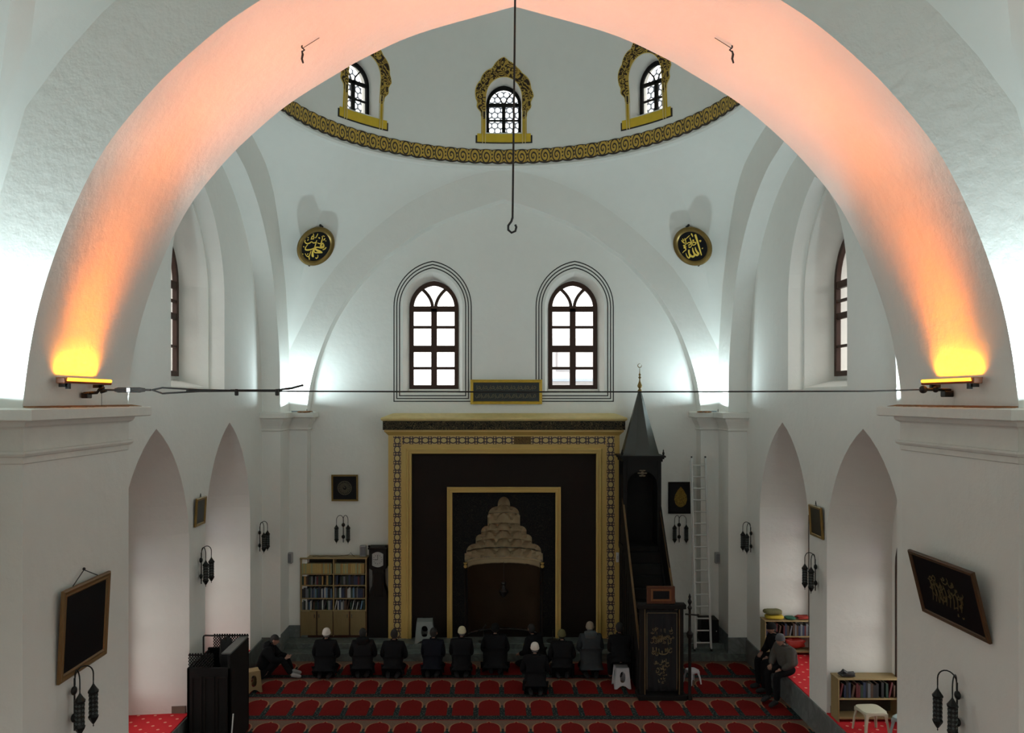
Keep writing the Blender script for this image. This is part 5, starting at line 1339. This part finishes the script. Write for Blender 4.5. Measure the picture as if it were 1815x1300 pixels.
def person(loc, rz, label, J, coat, trousers, cap=None, hair=HAIRD, hood=None, bulk=1.0, headrot=(0, 0, 0), socks=None, name='person'):
    root = empty(name, loc, rz, label, 'person')
    P = lambda k: J[k]
    # continuous body
    names = ['pel', 'wst', 'chs', 'nk0', 'nk1', 'hd']
    V = [J['pel'], J['wst'], J['chs'], J['nk0'], J['nk1']]; Rd = [.12, .11, .12, .055, .05]; Ed = [(0, 1), (1, 2), (2, 3), (3, 4)]
    for sd in ('l', 'r'):
        b = len(V); V += [J['sh'+sd], J['el'+sd], J['wr'+sd]]; Rd += [.055, .042, .028]; Ed += [(2, b), (b, b+1), (b+1, b+2)]
        b = len(V); V += [J['hp'+sd], J['kn'+sd], J['an'+sd], J['to'+sd]]; Rd += [.09, .062, .042, .03]; Ed += [(0, b), (b, b+1), (b+1, b+2), (b+2, b+3)]
    vs_, fs = skin_chain(V, Ed, Rd, 1); m = MB(); m.add(vs_, fs)
    hd = Vector(J['hd']); M = Matrix.Translation(hd) @ Matrix.Rotation(headrot[2], 4, 'Z') @ Matrix.Rotation(headrot[0], 4, 'X')
    head_mesh(m, M)
    for sd in ('l', 'r'):
        w = Vector(J['wr'+sd]); e = Vector(J['el'+sd]); dd = (w-e).normalized(); hand_mesh(m, w, w+dd*.1, J.get('pn'+sd, (0, 0, -1)))
    m.build('body', [SKIN, mat('eye_dark', (.02, .015, .012), .3)], root, smooth=True, fix=False)
    # coat over torso and sleeves
    q = bulk
    V = [J['pel'], J['wst'], J['chs'], J['nk0']]; Rd = [(.24*q, .21*q), (.21*q, .18*q), (.20*q, .16*q), (.085, .075)]; Ed = [(0, 1), (1, 2), (2, 3)]
    for sd in ('l', 'r'):
        b = len(V); V += [J['sh'+sd], J['el'+sd], J['wr'+sd]]; Rd += [.105*q, .085*q, .052]; Ed += [(2, b), (b, b+1), (b+1, b+2)]
    if 'hem' in J: b = len(V); V.append(J['hem']); Rd.append((.27*q, .19*q)); Ed.append((0, b))
    vs_, fs = skin_chain(V, Ed, Rd, 2); m = MB(); m.add(vs_, fs); ct = m.build('coat', coat, root, smooth=True, fix=False); ct.data.set_sharp_from_angle(angle=PI)
    m = MB(); nk = Vector(J['nk0']); m.lathe([(.075, -.02), (.085, .0), (.078, .045), (.066, .05), (.064, .0)], 14, M=Matrix.Translation(nk), cap=False); m.build('collar', coat, root, smooth=True)
    V = [J['pel']]; Rd = [.11]; Ed = []
    for sd in ('l', 'r'):
        b = len(V); V += [J['hp'+sd], J['kn'+sd], J['an'+sd]]; Rd += [.115, .085, .062]; Ed += [(0, b), (b, b+1), (b+1, b+2)]
    vs_, fs = skin_chain(V, Ed, Rd, 2); m = MB(); m.add(vs_, fs); tr = m.build('trousers', trousers, root, smooth=True, fix=False); tr.data.set_sharp_from_angle(angle=PI)
    for sd in ('l', 'r'):
        a = Vector(J['an'+sd]); t = Vector(J['to'+sd]); m = MB(); m.tube([a, a+(t-a)*.4, t, t+(t-a).normalized()*.03], [.052, .05, .042, .02], 10); m.build('sock', socks or mat('dark_sock', (.015, .015, .016), .9), root, smooth=True)
    m = MB()
    pr = [(math.cos(t)*.083, math.sin(t)*.097) for t in [PI/2*k/8 for k in range(9)]]; pr[-1] = (0, .097)
    T = M @ Matrix.Translation((0, -.006, .018)) @ Matrix.Rotation(.18, 4, 'X')
    m.lathe([(r_*1.0, z*1.08) for r_, z in pr], 20, sc=(1, 1.2), M=T, cap=False)
    # back of the head
    m.lathe([(.060, -.085), (.078, -.05), (.083, 0.0), (.08, .03)], 20, sc=(1, 1.2), a0=PI*1.02, a1=PI*1.98, M=T, cap=False); m.build('hair', hair, root, smooth=True)
    if cap:
        m = MB(); pr2 = [(.0905, -.015)]+[(math.cos(t)**.7*.0905, .0+math.sin(t)*.108) for t in [PI/2*k/8 for k in range(8)]]+[(0, .110)]
        m.lathe(pr2, 22, sc=(1, 1.18), M=T, cap=False)
        m.tube([(.0915*math.cos(2*PI*k/22), .0915*1.18*math.sin(2*PI*k/22), -.012) for k in range(22)], .006, 6, closed=True, M=T); m.build('cap', cap, root, smooth=True)
    if hood:
        m = MB(); nk = Vector(J['nk0']); lump(m, (nk.x, nk.y-.07, nk.z+.0), (.15, .09, .09), 4, amp=.06); h_ = m.build('hood', hood, root, smooth=True); h_.data.set_sharp_from_angle(angle=PI)
    return root
def kneel(dz=0, lean=0.0, tw=0, hd=0, el=.255):
    y = lean; dz -= .05
    return dict(pel=(0, -.06, .26+dz), wst=(0, -.03+y*.3, .42+dz), chs=(0, .0+y*.7, .64+dz), nk0=(0, .03+y, .79+dz), nk1=(0, .045+y*1.1, .85+dz), hd=(hd, .075+y*1.3, .93+dz),
        shl=(-.19, .0+y, .73+dz), shr=(.19, .0+y, .73+dz), ell=(-el, .04+y*.6, .46+dz), elr=(el, .04+y*.6, .46+dz), wrl=(-.17, .26, .37+dz), wrr=(.17, .26, .37+dz),
        hpl=(-.11, -.04, .22+dz), hpr=(.11, -.04, .22+dz), knl=(-.17, .38, .10), knr=(.17, .38, .10), anl=(-.12, -.10, .07), anr=(.12, -.10, .07), tol=(-.09, -.26, .05), tor=(.09, -.26, .05), hem=(0, -.13, .17))
def chair_sit(h, lean=0, feet=.45, el=.27):
    return dict(pel=(0, 0, h+.26), wst=(0, .02+lean*.3, h+.30), chs=(0, .05+lean*.7, h+.50), nk0=(0, .07+lean, h+.66), nk1=(0, .09+lean*1.1, h+.71), hd=(0, .11+lean*1.3, h+.80),
        shl=(-.19, .05+lean, h+.60), shr=(.19, .05+lean, h+.60), ell=(-el, .12+lean*.7, h+.34), elr=(el, .12+lean*.7, h+.34), wrl=(-.16, .34, h+.24), wrr=(.16, .34, h+.24),
        hpl=(-.11, .04, h+.14), hpr=(.11, .04, h+.14), knl=(-.15, .45, h+.08), knr=(.15, .45, h+.08), anl=(-.14, feet, .08), anr=(.14, feet, .08), tol=(-.14, feet+.16, .05), tor=(.14, feet+.16, .05), hem=(0, -.03, h+.20))
def cm(n, c): return mat('cloth_'+n, c, .92, var=.2, scale=20, spec=.15)
BLK = cm('black', (.006, .006, .007)); NAVY = cm('navy', (.005, .006, .010)); CHAR = cm('charcoal', (.008, .008, .009)); BRN = cm('dark_brown', (.013, .009, .006))
GRYH = cm('grey_hood', (.07, .08, .085)); WCAP = mat('white_knit_cap', (.62, .56, .50), .9, var=.1, scale=60); CCAP = mat('cream_knit_cap', (.52, .46, .30), .9, var=.15, scale=60)
GCAP = mat('grey_cap', (.08, .08, .085), .9); TCAP = mat('tan_cap', (.24, .19, .14), .9); OCAP = mat('olive_cap', (.11, .10, .04), .9)
person((-4.02, 17.72, 0), 0.0, 'man in dark coat and white knitted cap kneeling in front of the bookcase', kneel(.04), BLK, BLK, WCAP, HAIRG)
person((-3.20, 17.80, 0), .06, 'bareheaded man in black kneeling between bookcase and clock', kneel(.02, hd=-.01), CHAR, BLK, None, HAIRD, hood=BLK)
person((-2.50, 17.75, 0), -.03, 'bareheaded man in black kneeling below the left edge of the mihrab surround', kneel(.01), BLK, BLK, None, HAIRD, bulk=.93)
person((-1.62, 17.80, 0), -.05, 'bareheaded man in black kneeling right in front of the grey stool', kneel(.03, el=.21), NAVY, BLK, None, HAIRD, bulk=.95)
person((-.98, 17.78, 0), .02, 'man in black with a cream round cap, left of the inner mihrab frame', kneel(.06, hd=.01, el=.21), BLK, BLK, CCAP, HAIRG, bulk=.93)
person((-.22, 18.05, 0), .0, 'man in a wide black robe seated directly before the prayer niche', kneel(.06, -.02), BLK, BLK, cm('black_turban', (.008, .008, .008)), HAIRD, bulk=1.22)
person((.66, 18.15, 0), .9, 'man in black seen in profile, half hidden behind the white capped man in front', kneel(.02, hd=.02), BLK, BLK, None, HAIRD, headrot=(0, 0, -.5))
person((.62, 16.74, 0), .0, 'man in black with a white cap kneeling alone one row behind the others', kneel(.02), BLK, NAVY, WCAP, HAIRG, bulk=1.0)
person((1.28, 17.75, 0), -.04, 'man in black with an olive cap right of the prayer niche', kneel(.0), CHAR, BLK, OCAP, HAIRD, bulk=1.0)
person((1.92, 17.74, 0), .02, 'broad man with grey hood and light tan cap below the right mihrab frame', kneel(.17, .02, el=.24), cm('slate', (.030, .034, .037)), CHAR, TCAP, HAIRG, hood=GRYH, bulk=1.05)
sitter = person((2.47, 17.02, 0), .0, 'dark clothed man sitting on the white oval-holed stool beside the pulpit', chair_sit(.44, el=.20), BLK, BLK, None, HAIRD, bulk=.82)
# man reading against the left wall
J = dict(pel=(0, -.02, .16), wst=(0, .02, .34), chs=(0, .08, .55), nk0=(0, .14, .70), nk1=(0, .17, .75), hd=(0, .22, .83), shl=(-.18, .10, .64), shr=(.18, .10, .64), ell=(-.24, .26, .42), elr=(.24, .26, .42), wrl=(-.10, .46, .44), wrr=(.10, .46, .44),
    hpl=(-.11, .02, .13), hpr=(.11, .02, .13), knl=(-.13, .42, .47), knr=(.13, .40, .46), anl=(-.12, .58, .09), anr=(.12, .62, .09), tol=(-.12, .76, .05), tor=(.12, .80, .05), pnl=(0, 0, 1), pnr=(0, 0, 1))
person((-5.36, 17.60, 0), -PI/2+.05, 'man in dark jacket sitting on the carpet against the left wall, knees drawn up', J, BLK, BLK, None, HAIRD, headrot=(-.35, 0, 0), hood=CHAR, socks=mat('pale_sock', (.30, .28, .27), .9), bulk=1.05)
# old man on the marble ledge of the right wall and his dark companion
J = chair_sit(.52, .10, .42)
J.update(pel=(0, .03, .76), anl=(-.14, .44, .12), anr=(.14, .40, .12), tol=(-.14, .60, .06), tor=(.14, .56, .06), hd=(0, .24, 1.30), nk1=(0, .19, 1.21), nk0=(0, .14, 1.16), chs=(0, .06, 1.0), hpl=(-.11, .06, .69), hpr=(.11, .06, .69), knl=(-.15, .45, .66), knr=(.15, .45, .66))
J.pop('hem', 0)
person((5.80, 16.16, .0), PI/2+.35, 'old man in a grey-brown jacket and grey cap sitting on the right marble ledge', J, cm('grey_jacket', (.075, .070, .062)), BLK, GCAP, HAIRG, headrot=(-.2, 0, .35), bulk=1.05)
J = chair_sit(.52, .06, .42); J.update(pel=(0, .03, .76), hpl=(-.11, .06, .69), hpr=(.11, .06, .69), knl=(-.15, .45, .66), knr=(.15, .45, .66), hd=(0, .20, 1.32), nk1=(0, .15, 1.22))
J.pop('hem', 0)
person((5.86, 16.84, .0), PI/2+.1, 'black clothed person sitting behind the old man on the right ledge', J, BLK, BLK, cm('black_cap', (.01, .01, .01)), HAIRD, headrot=(-.3, 0, 0))
